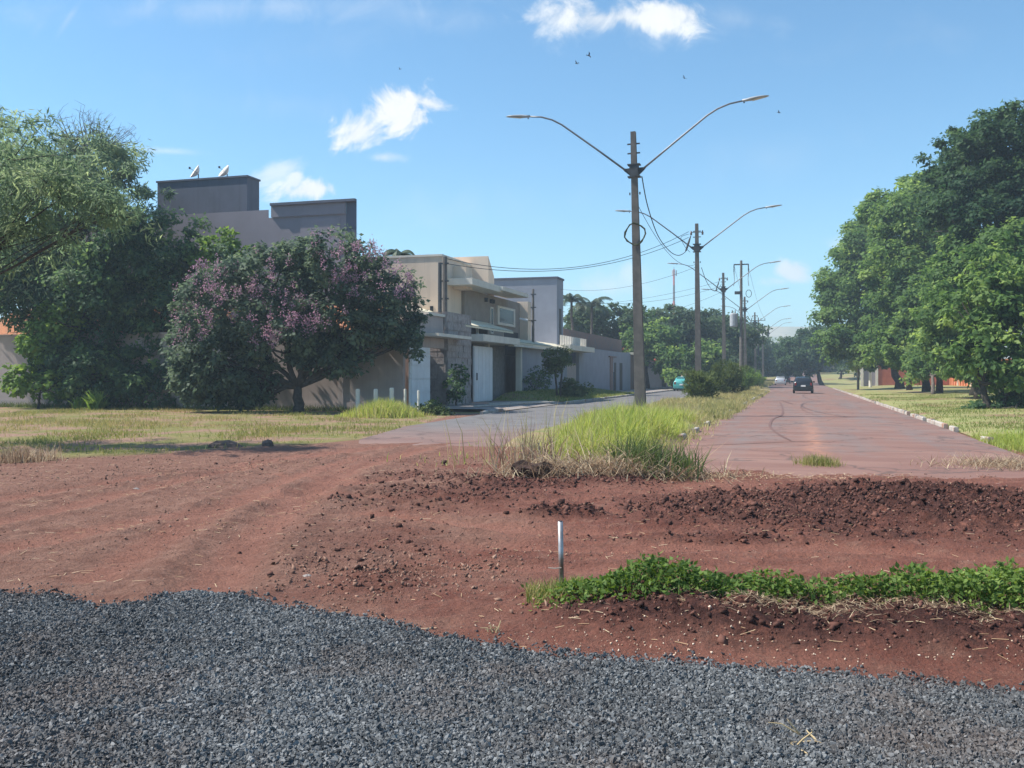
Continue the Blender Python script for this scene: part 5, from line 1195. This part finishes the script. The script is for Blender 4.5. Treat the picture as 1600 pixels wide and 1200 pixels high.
# trees behind the left houses and down the street
def far_tree(name, label, px, Y, lobes, seed, mat='leaf_far', ln=.5, wd=.32, dens=1.5, per=20, cr=.55, tr=.25, group=None, fork=.5, **k):
    u_, v_ = to_uv((px-800)/FPX*Y, Y); b_ = np.array(((px-800)/FPX*Y, Y, float(zt(np.array(u_)))))
    return tree(name, label, 'tree', b_, lobes, M[mat], ln, wd, dens, per, cr, seed, tr, fork, group=group, branches=3, **k)
far_tree('umbrella_tree', 'broad umbrella crowned tree below the telecom mast', 1035, 128, [lobe(1060,508,128,62,30,5), lobe(1110,515,130,58,28,5), lobe(1015,525,124,48,32,4.5), lobe(1090,545,126,60,26,4.5), lobe(1150,520,134,40,26,4)], 41)
far_tree('street_tree', 'rounded dark tree beside the trunk cluster before the red roof house', 1010, 112, [lobe(1005,540,112,34,32,3), lobe(1028,525,114,34,26,3), lobe(990,520,116,24,22,2.5)], 42, 'leaf_right', fork=.45)
far_tree('garden_tree', 'loose green tree behind the brick parapet', 950, 118, [lobe(945,510,118,46,30,4), lobe(985,500,120,26,26,3), lobe(910,500,116,30,26,3)], 43)
far_tree('garden_tree', 'dense green tree behind the bush row of the median', 1075, 108, [lobe(1060,565,108,34,26,2.6), lobe(1095,560,110,36,30,2.8), lobe(1050,590,106,14,14,1.5)], 44, 'leaf_right', fork=.3)
gfar = 'far trees lining the street'
specs = [(1130,165,46,48,'leafy far tree just right of the umbrella crown',-6),(1165,190,40,40,'far tree standing behind the cluster of median poles',0),(1200,215,34,36,'pale far tree rising beside the last street lamp',16),(1225,260,30,26,'smallest far tree over the end of the road',16),(1150,150,30,30,'low far tree behind the median bushes',10)]
for i, (px, Y, rx, ry, lb, dy_) in enumerate(specs):
    far_tree('street_tree', lb, px, Y, [lobe(px,545+dy_,Y,rx,ry,4.5), lobe(px-rx*.6,560+dy_,Y-2,rx*.6,ry*.6,3.5), lobe(px+rx*.5,565+dy_,Y+3,rx*.6,ry*.55,3.5)], 50+i, ln=.6, wd=.4, dens=1.1, cr=.7, group=gfar, fork=.45)
far_tree('street_tree', 'dark spreading tree shading the right kerb far down the street', 1284, 160, [lobe(1270,548,160,42,34,4.5), lobe(1245,562,164,30,26,4), lobe(1300,530,158,26,30,3.5), lobe(1238,552,175,24,22,4)], 57, 'leaf_tall', ln=.5, wd=.34, dens=1.6, tr=.35, group=gfar, fork=.35)
far_tree('street_tree', 'rounded far tree beyond the gate of the red wall', 1312, 195, [lobe(1312,548,195,30,30,4.5), lobe(1335,560,190,24,24,4)], 59, 'leaf_far', ln=.5, wd=.34, dens=1.3, group=gfar, fork=.3)
far_tree('street_tree', 'low far tree at the foot of the slope beside the right kerb', 1290, 240, [lobe(1292,570,240,26,16,4), lobe(1270,562,245,22,18,4)], 60, 'leaf_far', ln=.6, wd=.4, dens=1.1, cr=.7, group=gfar, fork=.3)
far_tree('street_tree', 'far tree behind the dark spreading one on the right side', 1262, 230, [lobe(1255,545,230,30,20,5), lobe(1290,530,225,26,24,5)], 58, ln=.6, wd=.4, dens=1.1, cr=.7, group=gfar)
# a far wood closes the view
r_ = np.random.default_rng(77); lb_ = []
for k in range(70):
    px = r_.uniform(880, 1480); Y = r_.uniform(330, 520); u_, v_ = to_uv((px-800)/FPX*Y, Y)
    if -9 < v_ < 7: continue
    z0 = float(zt(np.array(u_))); hh = r_.uniform(5, 9); lb_.append(((np.array(((px-800)/FPX*Y, Y, z0+hh*.6))), (r_.uniform(4, 7), r_.uniform(4, 7), hh*.6)))
P, N, D, Q = crown_points(lb_, .08, 22, 1.0, 78)
tag(link('far_wood', leaf_mesh('far_wood', P, N, D-np.array((0,0,.3))+r_.normal(size=P.shape)*.5, 1.7, 1.2, Q), M['leaf_far']), 'far hazy wood closing the end of the street', 'wood', kind='stuff')
# distant ridge
n_ = 120; xs_ = np.linspace(-2600, 3000, n_); V = []; F = []
for j, (yy, kk) in enumerate(((760, 0), (840, .55), (930, .9), (1050, 1.0), (1250, .9), (1500, .7))):
    for i in range(n_): V.append((xs_[i], yy, 4 + kk*(42 + 5*math.sin(xs_[i]*.0021+1.4) + 3*math.sin(xs_[i]*.006) + 10*float(fbm(np.array([xs_[i]*.002]), np.array([j*.3]), 1.5, 3, 5)[0]))))
for j in range(5):
    for i in range(n_-1): a = j*n_+i; F.append((a, a+1, a+n_+1, a+n_))
tag(link('hills', mesh_np('hills', np.array(V), np.array(F), smooth=True), M['hill']), kind='structure')

# --- right-hand street trees
gR = 'row of street trees on the right verge'
def rbase(v, u): p = np.array(S(v, u, 0)); p[2] = .10 + .22; return p
tree('street_tree', 'far leafy tree of the right row, overhanging the slim grey post', 'tree', rbase(10.4, 108), [lobe(1330,470,104,50,62,4.5), lobe(1380,420,104,62,66,5), lobe(1345,390,106,40,48,4), lobe(1400,520,102,66,46,4.5), lobe(1318,530,102,38,36,3.4), lobe(1308,450,106,28,44,3), lobe(1355,545,101,40,34,3.2), lobe(1370,355,107,36,40,3.5)], M['leaf_right'], .42, .26, 2.0, 24, .55, 61, .36, .35, group=gR)
tree('street_tree', 'tall mid row tree with a rounded leafy shoulder', 'tree', rbase(10.6, 88), [lobe(1415,350,84,62,58,4.2), lobe(1470,400,84,70,70,4.5), lobe(1400,430,82,50,50,3.5), lobe(1440,505,80,66,50,3.8), lobe(1385,330,88,36,38,3), lobe(1430,302,88,40,34,3), lobe(1465,320,86,44,50,3.4), lobe(1405,545,80,50,34,3)], M['leaf_right'], .38, .24, 2.2, 24, .5, 62, .27, .32, group=gR)
tree('street_tree', 'tallest dark tree of the right row, spiky against the sky', 'tree', rbase(11.5, 70), [lobe(1540,270,64,72,68,4), lobe(1600,235,64,82,66,4), lobe(1560,225,66,52,42,3), lobe(1495,250,66,42,46,3), lobe(1640,320,62,90,90,4), lobe(1530,350,62,80,60,3.5), lobe(1660,210,64,60,50,3), lobe(1490,310,64,44,50,3)], M['leaf_tall'], .32, .19, 2.6, 26, .45, 63, .32, .4, group=gR, droop=-.2)
tree('street_tree', 'small rounded tree with pale slender stem in the right row', 'tree', rbase(9.6, 76), [lobe(1450,558,74,36,28,2), lobe(1432,575,73,26,20,1.6), lobe(1478,568,72,30,24,1.8)], M['leaf_right'], .30, .18, 4, 22, .36, 64, .12, .55, group=gR, barkm='bark_pale')
tree('street_tree', 'leafy bright green tree between the tallest one and the forked one', 'tree', rbase(10.3, 62), [lobe(1500,430,60,60,50,2.8), lobe(1560,390,60,70,60,3), lobe(1480,490,58,50,44,2.4), lobe(1540,480,58,64,46,2.8), lobe(1610,440,58,60,60,2.8), lobe(1500,550,58,48,40,2.2), lobe(1470,530,60,36,34,2), lobe(1530,575,57,40,28,1.8)], M['leaf_right'], .32, .20, 2.8, 24, .42, 65, .2, .4, group=gR)
tree('street_tree', 'near tree of the right row with a low forked trunk', 'tree', rbase(8.4, 47)-np.array((0,0,.12)), [lobe(1530,470,44,50,48,2.0), lobe(1590,430,44,70,62,2.4), lobe(1570,520,43,70,48,2.2), lobe(1640,500,43,60,60,2.2), lobe(1522,555,43,36,32,1.5), lobe(1620,580,42,56,36,1.7), lobe(1570,585,43,40,26,1.4)], M['leaf_right'], .28, .17, 3.4, 24, .36, 66, .2, .3, group=gR, stems=[(-.7,0),(.75,.1)])
for i, (v, u_, h, lb) in enumerate([(10.2, 97, 7, 'straight dark trunked tree in the middle of the right row'), (10.8, 82, 7, 'thin trunked tree before the ribbed orange wall')]):
    b_ = rbase(v, u_); tree('street_tree', lb, 'tree', b_, [(b_+np.array((0,0,h)), (2.6,2.6,2.4)), (b_+np.array((1.2,.6,h+1.6)), (2.2,2.2,2.0)), (b_+np.array((-1.4,.2,h-.4)), (1.8,1.8,1.5))], M['leaf_right'], .36, .22, 2.4, 22, .48, 70+i, .2, .62, group=gR)
tree('shrub', 'low dark shrub at the foot of the forked tree', 'shrub', rbase(9.2, 45.5)-np.array((0,0,.15)), [lobe(1560,632,43,38,20,1.0), lobe(1605,615,43,38,34,1.2), lobe(1525,640,43,24,14,.7)], M['leaf_dark'], .2, .12, 6, 18, .2, 81, .05, .3, branches=3)

# --- bushes of the median
def bush(px, py, Y, rx, ry, seed, label, mat='leaf_bush'):
    p = at(px, 587, Y); p[2] = .05
    T_ = thing('median_bush', label, 'bush', p, 'bushes on the median'); r_ = np.random.default_rng(seed)
    c, rad = lobe(px, py, Y, rx, ry); mb = MB()
    for k in range(7): a = k*.9; mb.tube(wob_line(p+np.array((math.cos(a)*.08, math.sin(a)*.08, -.1)), c+np.array((math.cos(a)*rad[0]*.6, math.sin(a)*rad[0]*.6, 0)), 4, .04, r_), [.035,.03,.02,.01], 5)
    mb.build('stems', M['bark'], T_, True)
    P, N, D, Q = crown_points([(c, rad), (c-np.array((0,0,rad[2]*.35)), rad*np.array((.8,.8,.7)))], 11, 18, .16, seed, .55, .2)
    P[:, 2] = np.maximum(P[:, 2], .06); tan = D*.9+np.array((0,0,.55))+r_.normal(size=P.shape)*.35; L = .24*r_.uniform(.6, 1.3, len(P))
    link('foliage', leaf_mesh('foliage', P-p, unit(np.cross(tan, r_.normal(size=P.shape))), tan, L, .05, Q), M[mat], T_); return T_
bush(1093, 603, 57, 31, 24, 91, 'spiky dark bush first on the median after the lamp with the coil')
bush(1136, 590, 72, 31, 27, 92, 'taller dark bush second on the median')
bush(1165, 592, 88, 14, 17, 93, 'small bush tucked behind the taller median bush', 'leaf_right')
bush(1180, 592, 112, 12, 14, 94, 'little bush among the far median poles', 'leaf_light')

# --- grass
rng = np.random.default_rng(200)
def med_pts(n, u0, u1, v0=-7.1, v1=-2.75, pw=1.0):
    u_ = u0+(u1-u0)*rng.random(n)**pw; v_ = rng.uniform(v0, v1, n); x = v_*CS+u_*SN; y = -v_*SN+u_*CS
    return u_, v_, x, y
def med_l(u): return np.interp(u, [14, 17, 20, 24, 30, 40], [-3.9, -4.6, -5.3, -6.1, -6.7, -7.1])
u_, v_, x, y = med_pts(60000, 15.6, 40, -7.2, -2.2, 1.1)
wv = .7*fbm(x, y, .9, 3, 59); edge = np.minimum(sst(v_, med_l(u_)-.2, med_l(u_)+.9), 1-sst(v_, -3.7+.2*wv, -2.5))*sst(u_, 15.6, 17.2)
hum = np.clip(.5+1.9*fbm(x, y, .75, 3, 60), 0, 1); k = rng.random(len(u_)) < (.02+.98*edge)*(.12+.88*hum**1.2); u_, v_, x, y, edge, hum = u_[k], v_[k], x[k], y[k], edge[k], hum[k]
z = np.maximum(bedz(u_, v_), hgt(x, y)); hh = (.22+.70*edge)*(.25+.80*hum)*rng.uniform(.45, 1.2, len(x))*(1-.5*sst(u_, 24, 36))
blades('tall_grass', np.stack([x, y, z], -1), hh*.98, .019, M['grass_tall'], 201, .42, .75, 'tall bright green grass around the first street lamp', 'grass', rnd=np.clip(.72-.55*sst(u_, 26, 38)+1.2*fbm(x, y, .6, 3, 61)+rng.normal(0, .24, len(x)), 0, 1))
u_, v_, x, y = med_pts(42000, 32, 100, -7.1, -2.4, 1.5); hum = np.clip(.45+1.8*fbm(x, y, .5, 3, 69), 0, 1); k = (v_ < med_r(u_)+.35*hum) & (rng.random(len(x)) < .3+.7*hum); u_, v_, x, y, hum = u_[k], v_[k], x[k], y[k], hum[k]
blades('median_grass', np.stack([x, y, bedz(u_, v_)], -1), (.10+.36*hum)*rng.uniform(.5, 1.1, len(x)), .032, M['grass_dry'], 202, .45, .7, 'yellowing grass running on along the median', 'grass', rnd=np.clip(.45+fbm(x, y, .4, 3, 70)+rng.normal(0, .25, len(x)), 0, 1))
u_, v_, x, y = med_pts(9000, 95, 200, -7.1, -3.9, 1.3)
blades('median_grass', np.stack([x, y, bedz(u_, v_)], -1), .45*rng.uniform(.5, 1.1, len(x)), .06, M['grass_dry'], 203, .35, .5, 'grass on the far stretch of the median', 'grass')
u_, v_, x, y = med_pts(5000, 20, 70, -3.4, -2.1, 1.3); k = rng.random(len(x)) < np.clip(.35+2.4*fbm(x, y, .7, 3, 75), 0, 1)*(1-sst(v_, -2.6, -2.1)); u_, v_, x, y = u_[k], v_[k], x[k], y[k]
blades('edge_weeds', np.stack([x, y, np.maximum(bedz(u_, v_), -.01)], -1), rng.uniform(.08, .38, len(x)), .022, M['grass_dry'], 226, .6, .7, 'straggly weeds spilling off the median onto the asphalt', 'weeds')
# tall seed-head stalks at the median nose
u_, v_, x, y = med_pts(110, 15.5, 24, -6.0, -3.5); z = np.maximum(bedz(u_, v_), hgt(x, y))
blades('seed_stalks', np.stack([x, y, z], -1), rng.uniform(.7, 1.15, len(x)), .014, M['grass_dry'], 204, .14, .3, 'tall thin seed stalks at the nose of the median', 'grass')
# heap of uprooted grass and dead stalks at the nose
g0 = gp(945, 748); n = 3200; a = rng.normal(0, 1, (n, 2)); x = g0[0]+a[:, 0]*.8+.05; y = g0[1]+.15+a[:, 1]*.30
blades('dead_stalks', on_ground(x, y), rng.uniform(.08, .42, n), .014, M['straw_leaf'], 205, .6, .8, 'tangled heap of dead brown stalks at the nose of the median', 'dead grass', lmin=.45)
n = 420; x = g0[0]+rng.normal(0, .8, n); y = g0[1]+.15+rng.normal(0, .35, n)
blades('fallen_stalks', on_ground(x, y, .02), rng.uniform(.35, .95, n), .020, M['straw_leaf'], 225, .3, .5, 'long pale bent stalks thrown over the dead heap', 'dead grass', lmin=.8)
n = 1300; g1 = gp(1020, 742); x = g1[0]+rng.normal(0, .32, n); y = g1[1]+rng.normal(0, .35, n)
blades('uprooted_grass', on_ground(x, y, .01), rng.uniform(.3, .7, n), .022, M['leaf_bush'], 206, 1.0, .45, 'flattened dark green uprooted grass beside the dead stalks', 'grass')
n = 220; g1 = gp(828, 742); x = g1[0]+rng.normal(0, .30, n); y = g1[1]+.6+rng.normal(0, .35, n)
blades('dry_stalk_clump', on_ground(x, y), rng.uniform(.4, 1.0, n), .018, M['straw_leaf'], 207, .35, .5, 'upright pale dry stalks leaning over the black earth clump', 'dead grass')
# black root clump
g1 = gp(852, 752); r_ = random.Random(3); rings = []; zc_ = float(hgt(g1[0], g1[1])[0])
for j in range(15):
    t = j/14*math.pi; rr = math.sin(t)**.6*.14+.01; xx = -math.cos(t)*.5
    rings.append([(g1[0]+xx+r_.uniform(-.03,.03), g1[1]+.25+rr*1.1*math.cos(k*math.pi/9)*r_.uniform(.6,1.3), zc_+.05-.16*xx+rr*math.sin(k*math.pi/9)*r_.uniform(.6,1.35)) for k in range(18)])
M['black_soil'] = mat_simple('black_root_soil', (.040,.024,.019), (.075,.042,.032), 12, .98, 1.0, 18)
rc = thing('root_clump', 'black lump of earth and roots pushed up at the nose of the median', 'soil lump', (g1[0], g1[1]+.25, zc_))
MB().loft(rings).build('earth', M['black_soil'], rc)
n = 260; pr = np.stack([rng.normal(0, .24, n), rng.normal(0, .12, n)-.02, rng.uniform(.04, .18, n)], -1)
blades('roots', pr, rng.uniform(.06, .30, n), .008, M['straw_leaf'], 222, 1.3, .6, parent=rc)
# short grass of the lot, patchy
def lot_pts(n, x0, x1, y0, y1):
    x = rng.uniform(x0, x1, n); y = rng.uniform(y0, y1, n); h_, gm, dk, rut, gr = terrain(x, y, True); u_, v_ = to_uv(x, y)
    k = (rng.random(n) < gr*np.clip(.22+3.2*fbm(x, y, .45, 4, 63), 0.03, 1)) & (v_ < lr_e(u_)+.15) & (u_ < UW-.1); return x[k], y[k]
x, y = lot_pts(90000, -22, -2.5, 17, 47)
blades('lot_grass', on_ground(x, y), (.05+.14*np.clip(fbm(x, y, .8, 3, 64)+.5, 0, 1))*rng.uniform(.6, 1.6, len(x)), .016, M['grass_short'], 208, .6, .5, 'patchy short grass of the vacant lot', 'grass', rnd=np.clip(.5+1.1*fbm(x, y, .35, 3, 65)+rng.normal(0, .2, len(x)), 0, 1))
x, y = rng.normal(0, 1, (2, 3200)); g1 = at(600, 587, 38.5); x, y = g1[0]+x*.75, g1[1]+y*.7
blades('post_grass', on_ground(x, y), rng.uniform(.4, .95, len(x))*np.exp(-((x-g1[0])/1.5)**2)*.95, .028, M['grass_tall'], 209, .35, .5, 'bright tall grass growing around the low posts', 'grass')
# tuft of straw at the left edge
g1 = gp(30, 722); n = 700; x, y = g1[0]+rng.normal(0, .35, n), g1[1]+rng.normal(0, .25, n)
blades('straw_tuft', on_ground(x, y), rng.uniform(.12, .42, n), .014, M['straw_leaf'], 210, .6, .6, 'dry straw tuft at the shady edge of the lot', 'dead grass')
# verge grass
n = 70000; u_ = 22+60*rng.random(n)**1.5; v_ = rng.uniform(4.5, 17, n); x = v_*CS+u_*SN; y = -v_*SN+u_*CS
def vz(u_, v_): return -.05 + .15*sst(u_, 21.5, 27)*(.3+.7*sst(v_, 4.45, 5.1)) + .10*fbm(u_, v_, .3, 3, 15)*sst(u_, 21.5, 30) + .25*sst(v_, 6, 14)*sst(u_, 30, 50) + zt(u_)
k = (rng.random(n) < np.clip(.42+2.8*fbm(x, y, .4, 4, 66), .05, 1)) & (x/y < .62); x, y, u_, v_ = x[k], y[k], u_[k], v_[k]
blades('verge_grass', np.stack([x, y, np.maximum(vz(u_, v_), hgt(x, y))], -1), (.04+.12*np.clip(fbm(x, y, .5, 3, 67)+.45, 0, 1))*rng.uniform(.6, 1.5, len(x)), .020, M['grass_verge'], 211, .55, .5, 'mown green grass of the right verge', 'grass')
n = 5200; g1 = gp(1575, 694); x, y = g1[0]+rng.normal(0, 1.0, n), g1[1]+rng.normal(0, 1.1, n); u_, v_ = to_uv(x, y); k = v_ > 4.3; x, y, u_, v_ = x[k], y[k], u_[k], v_[k]
blades('bright_grass', np.stack([x, y, np.maximum(vz(u_, v_), hgt(x, y))], -1), rng.uniform(.10, .26, len(x)), .016, M['grass_tall'], 212, .5, .5, 'bright green grass patch beside the broken kerb', 'grass', rnd=rng.uniform(.3, .75, len(x)))
n = 2600; g1 = gp(1575, 728); x, y = g1[0]+rng.normal(0, .55, n), g1[1]+rng.normal(0, .45, n)
blades('straw_heap', on_ground(x, y), rng.uniform(.12, .40, n), .013, M['straw_leaf'], 213, .6, .7, 'heap of dry straw at the road end of the right verge', 'dead grass', lmin=.5)
n = 900; g1 = gp(1278, 726); x, y = g1[0]+rng.normal(0, .16, n), g1[1]+rng.normal(0, .22, n)
blades('grass_tuft', on_ground(x, y), rng.uniform(.10, .30, n), .011, M['grass_short'], 214, .5, .5, 'small green tuft growing where the asphalt meets the dirt', 'grass')
n = 1800; x, y = g1[0]+.35+rng.normal(0, .55, n), g1[1]-.1+rng.normal(0, .16, n)
blades('straw_mat', on_ground(x, y), rng.uniform(.06, .16, n), .010, M['straw'], 215, .2, .3, 'flat mat of golden straw beside the small green tuft', 'dead grass', lmin=1.2)
n = 1400; x = rng.normal(3.4, 1.2, n); y = rng.normal(15.2, .35, n)
blades('straw_trail', on_ground(x, y), rng.uniform(.04, .12, n), .009, M['straw'], 216, .2, .3, 'thin trail of straw along the broken edge of the asphalt', 'dead grass', lmin=1.2)
# bank grass by the houses
n = 9000; u_ = rng.uniform(54.5, 82, n); v_ = rng.uniform(-17.1, -12.8, n); x = v_*CS+u_*SN; y = -v_*SN+u_*CS
blades('bank_grass', np.stack([x, y, zl(u_, v_)], -1), rng.uniform(.06, .22, n), .04, M['grass_verge'], 217, .5, .5, 'short grass on the bank before the house walls', 'grass')
# weeds at foot of the boundary wall
n = 5000; v_ = rng.uniform(-46, -17.5, n); u_ = UW-.15-np.abs(rng.normal(0, .35, n)); x = v_*CS+u_*SN; y = -v_*SN+u_*CS
blades('wall_weeds', on_ground(x, y), rng.uniform(.08, .4, n), .03, M['leaf_bush'], 218, .5, .5, 'weeds along the foot of the long wall', 'weeds')
# creeping green plants on the soil bank
def cov(x, y):
    yc = np.interp(x, BC[:,0], BC[:,1])+.42; w = .34+.10*np.sin(x*2.1+.6); d = np.abs(y-yc)/w
    return (1-sst(d, .5, 1.1))*sst(x, .05, .45)*np.clip(.75+1.4*fbm(x, y, 1.3, 3, 68), .15, 1.2)
def cov_h(x): return 1.2*(.07+.10*np.exp(-((x-1.02)/.30)**2)+.06*np.exp(-((x-1.75)/.3)**2)+.09*np.exp(-((x-2.45)/.4)**2)+.11*np.exp(-((x-3.2)/.4)**2)+.10*sst(x, 3.4, 4))
x, y = scat_mask(80000, 0, 5.2, 5.2, 7.6, lambda x, y: np.clip(cov(x, y), 0, 1)); c_ = np.clip(cov(x, y), 0, 1)
t = rng.random(len(x))**.6; zz_ = hgt(x, y)+t*cov_h(x)*np.clip(c_*1.2, 0, 1)*(.55+1.1*(fbm(x, y, 3.5, 3, 73)+.42))
P = np.stack([x, y, zz_], -1); N = unit(rng.normal(size=P.shape)*.6+np.array((0, -.1, .8))); Tn = rng.normal(size=P.shape)
L = rng.uniform(.025, .055, len(P))
tag(link('creeping_plants', leaf_mesh('creeping_plants', P, N, Tn, L, L*.55, np.clip(rng.normal(.45, .25, len(P))+.9*fbm(x, y, 2.0, 3, 74), 0, 1)), M['cover']), 'low bright green creeping plants along the soil bank', 'ground cover', kind='stuff')
k = rng.random(len(x)) < .06
blades('plant_sprigs', on_ground(x[k], y[k]), rng.uniform(.08, .30, k.sum())*np.clip(cov_h(x[k])*4.5, .4, 1), .007, M['cover'], 219, .5, .5, 'thin upright sprigs among the creeping plants', 'ground cover')
n = 2600; x = np.r_[rng.normal(1.75, .38, n//2), rng.normal(2.75, .40, n//2)]; y = np.interp(x, BC[:,0], BC[:,1])+.12+rng.normal(0, .12, n)
blades('dry_mat', on_ground(x, y, .005), rng.uniform(.03, .10, n), .006, M['straw_leaf'], 220, .25, .3, lmin=1.1, label='matted dry roots hanging over the soil bank', cat='dead grass')
n = 700; x = rng.uniform(.1, .5, n); y = np.interp(x, BC[:,0], BC[:,1])+.45+rng.normal(0, .15, n)
blades('sparse_sprigs', on_ground(x, y), rng.uniform(.04, .14, n), .008, M['grass_short'], 221, .5, .5, 'sparse pale sprigs around the foot of the metal stake', 'grass')

# ================================================================== AIR
hm = bpy.data.materials.new('haze_air'); hm.use_nodes = True; hn = hm.node_tree; hn.nodes.clear()
vol = hn.nodes.new('ShaderNodeVolumePrincipled'); vol.inputs['Color'].default_value = (.70, .86, 1.0, 1); vol.inputs['Density'].default_value = HAZE; vol.inputs['Anisotropy'].default_value = .1
ho = hn.nodes.new('ShaderNodeOutputMaterial'); hn.links.new(vol.outputs[0], ho.inputs['Volume'])
hb = MB(); hb.hexa([(-4200,-700,-2),(4200,-700,-2),(4200,6200,-2),(-4200,6200,-2),(-4200,-700,66),(4200,-700,66),(4200,6200,66),(-4200,6200,66)])
tag(hb.build('haze', hm), 'pale summer haze in the air over the whole street', 'haze', kind='stuff')
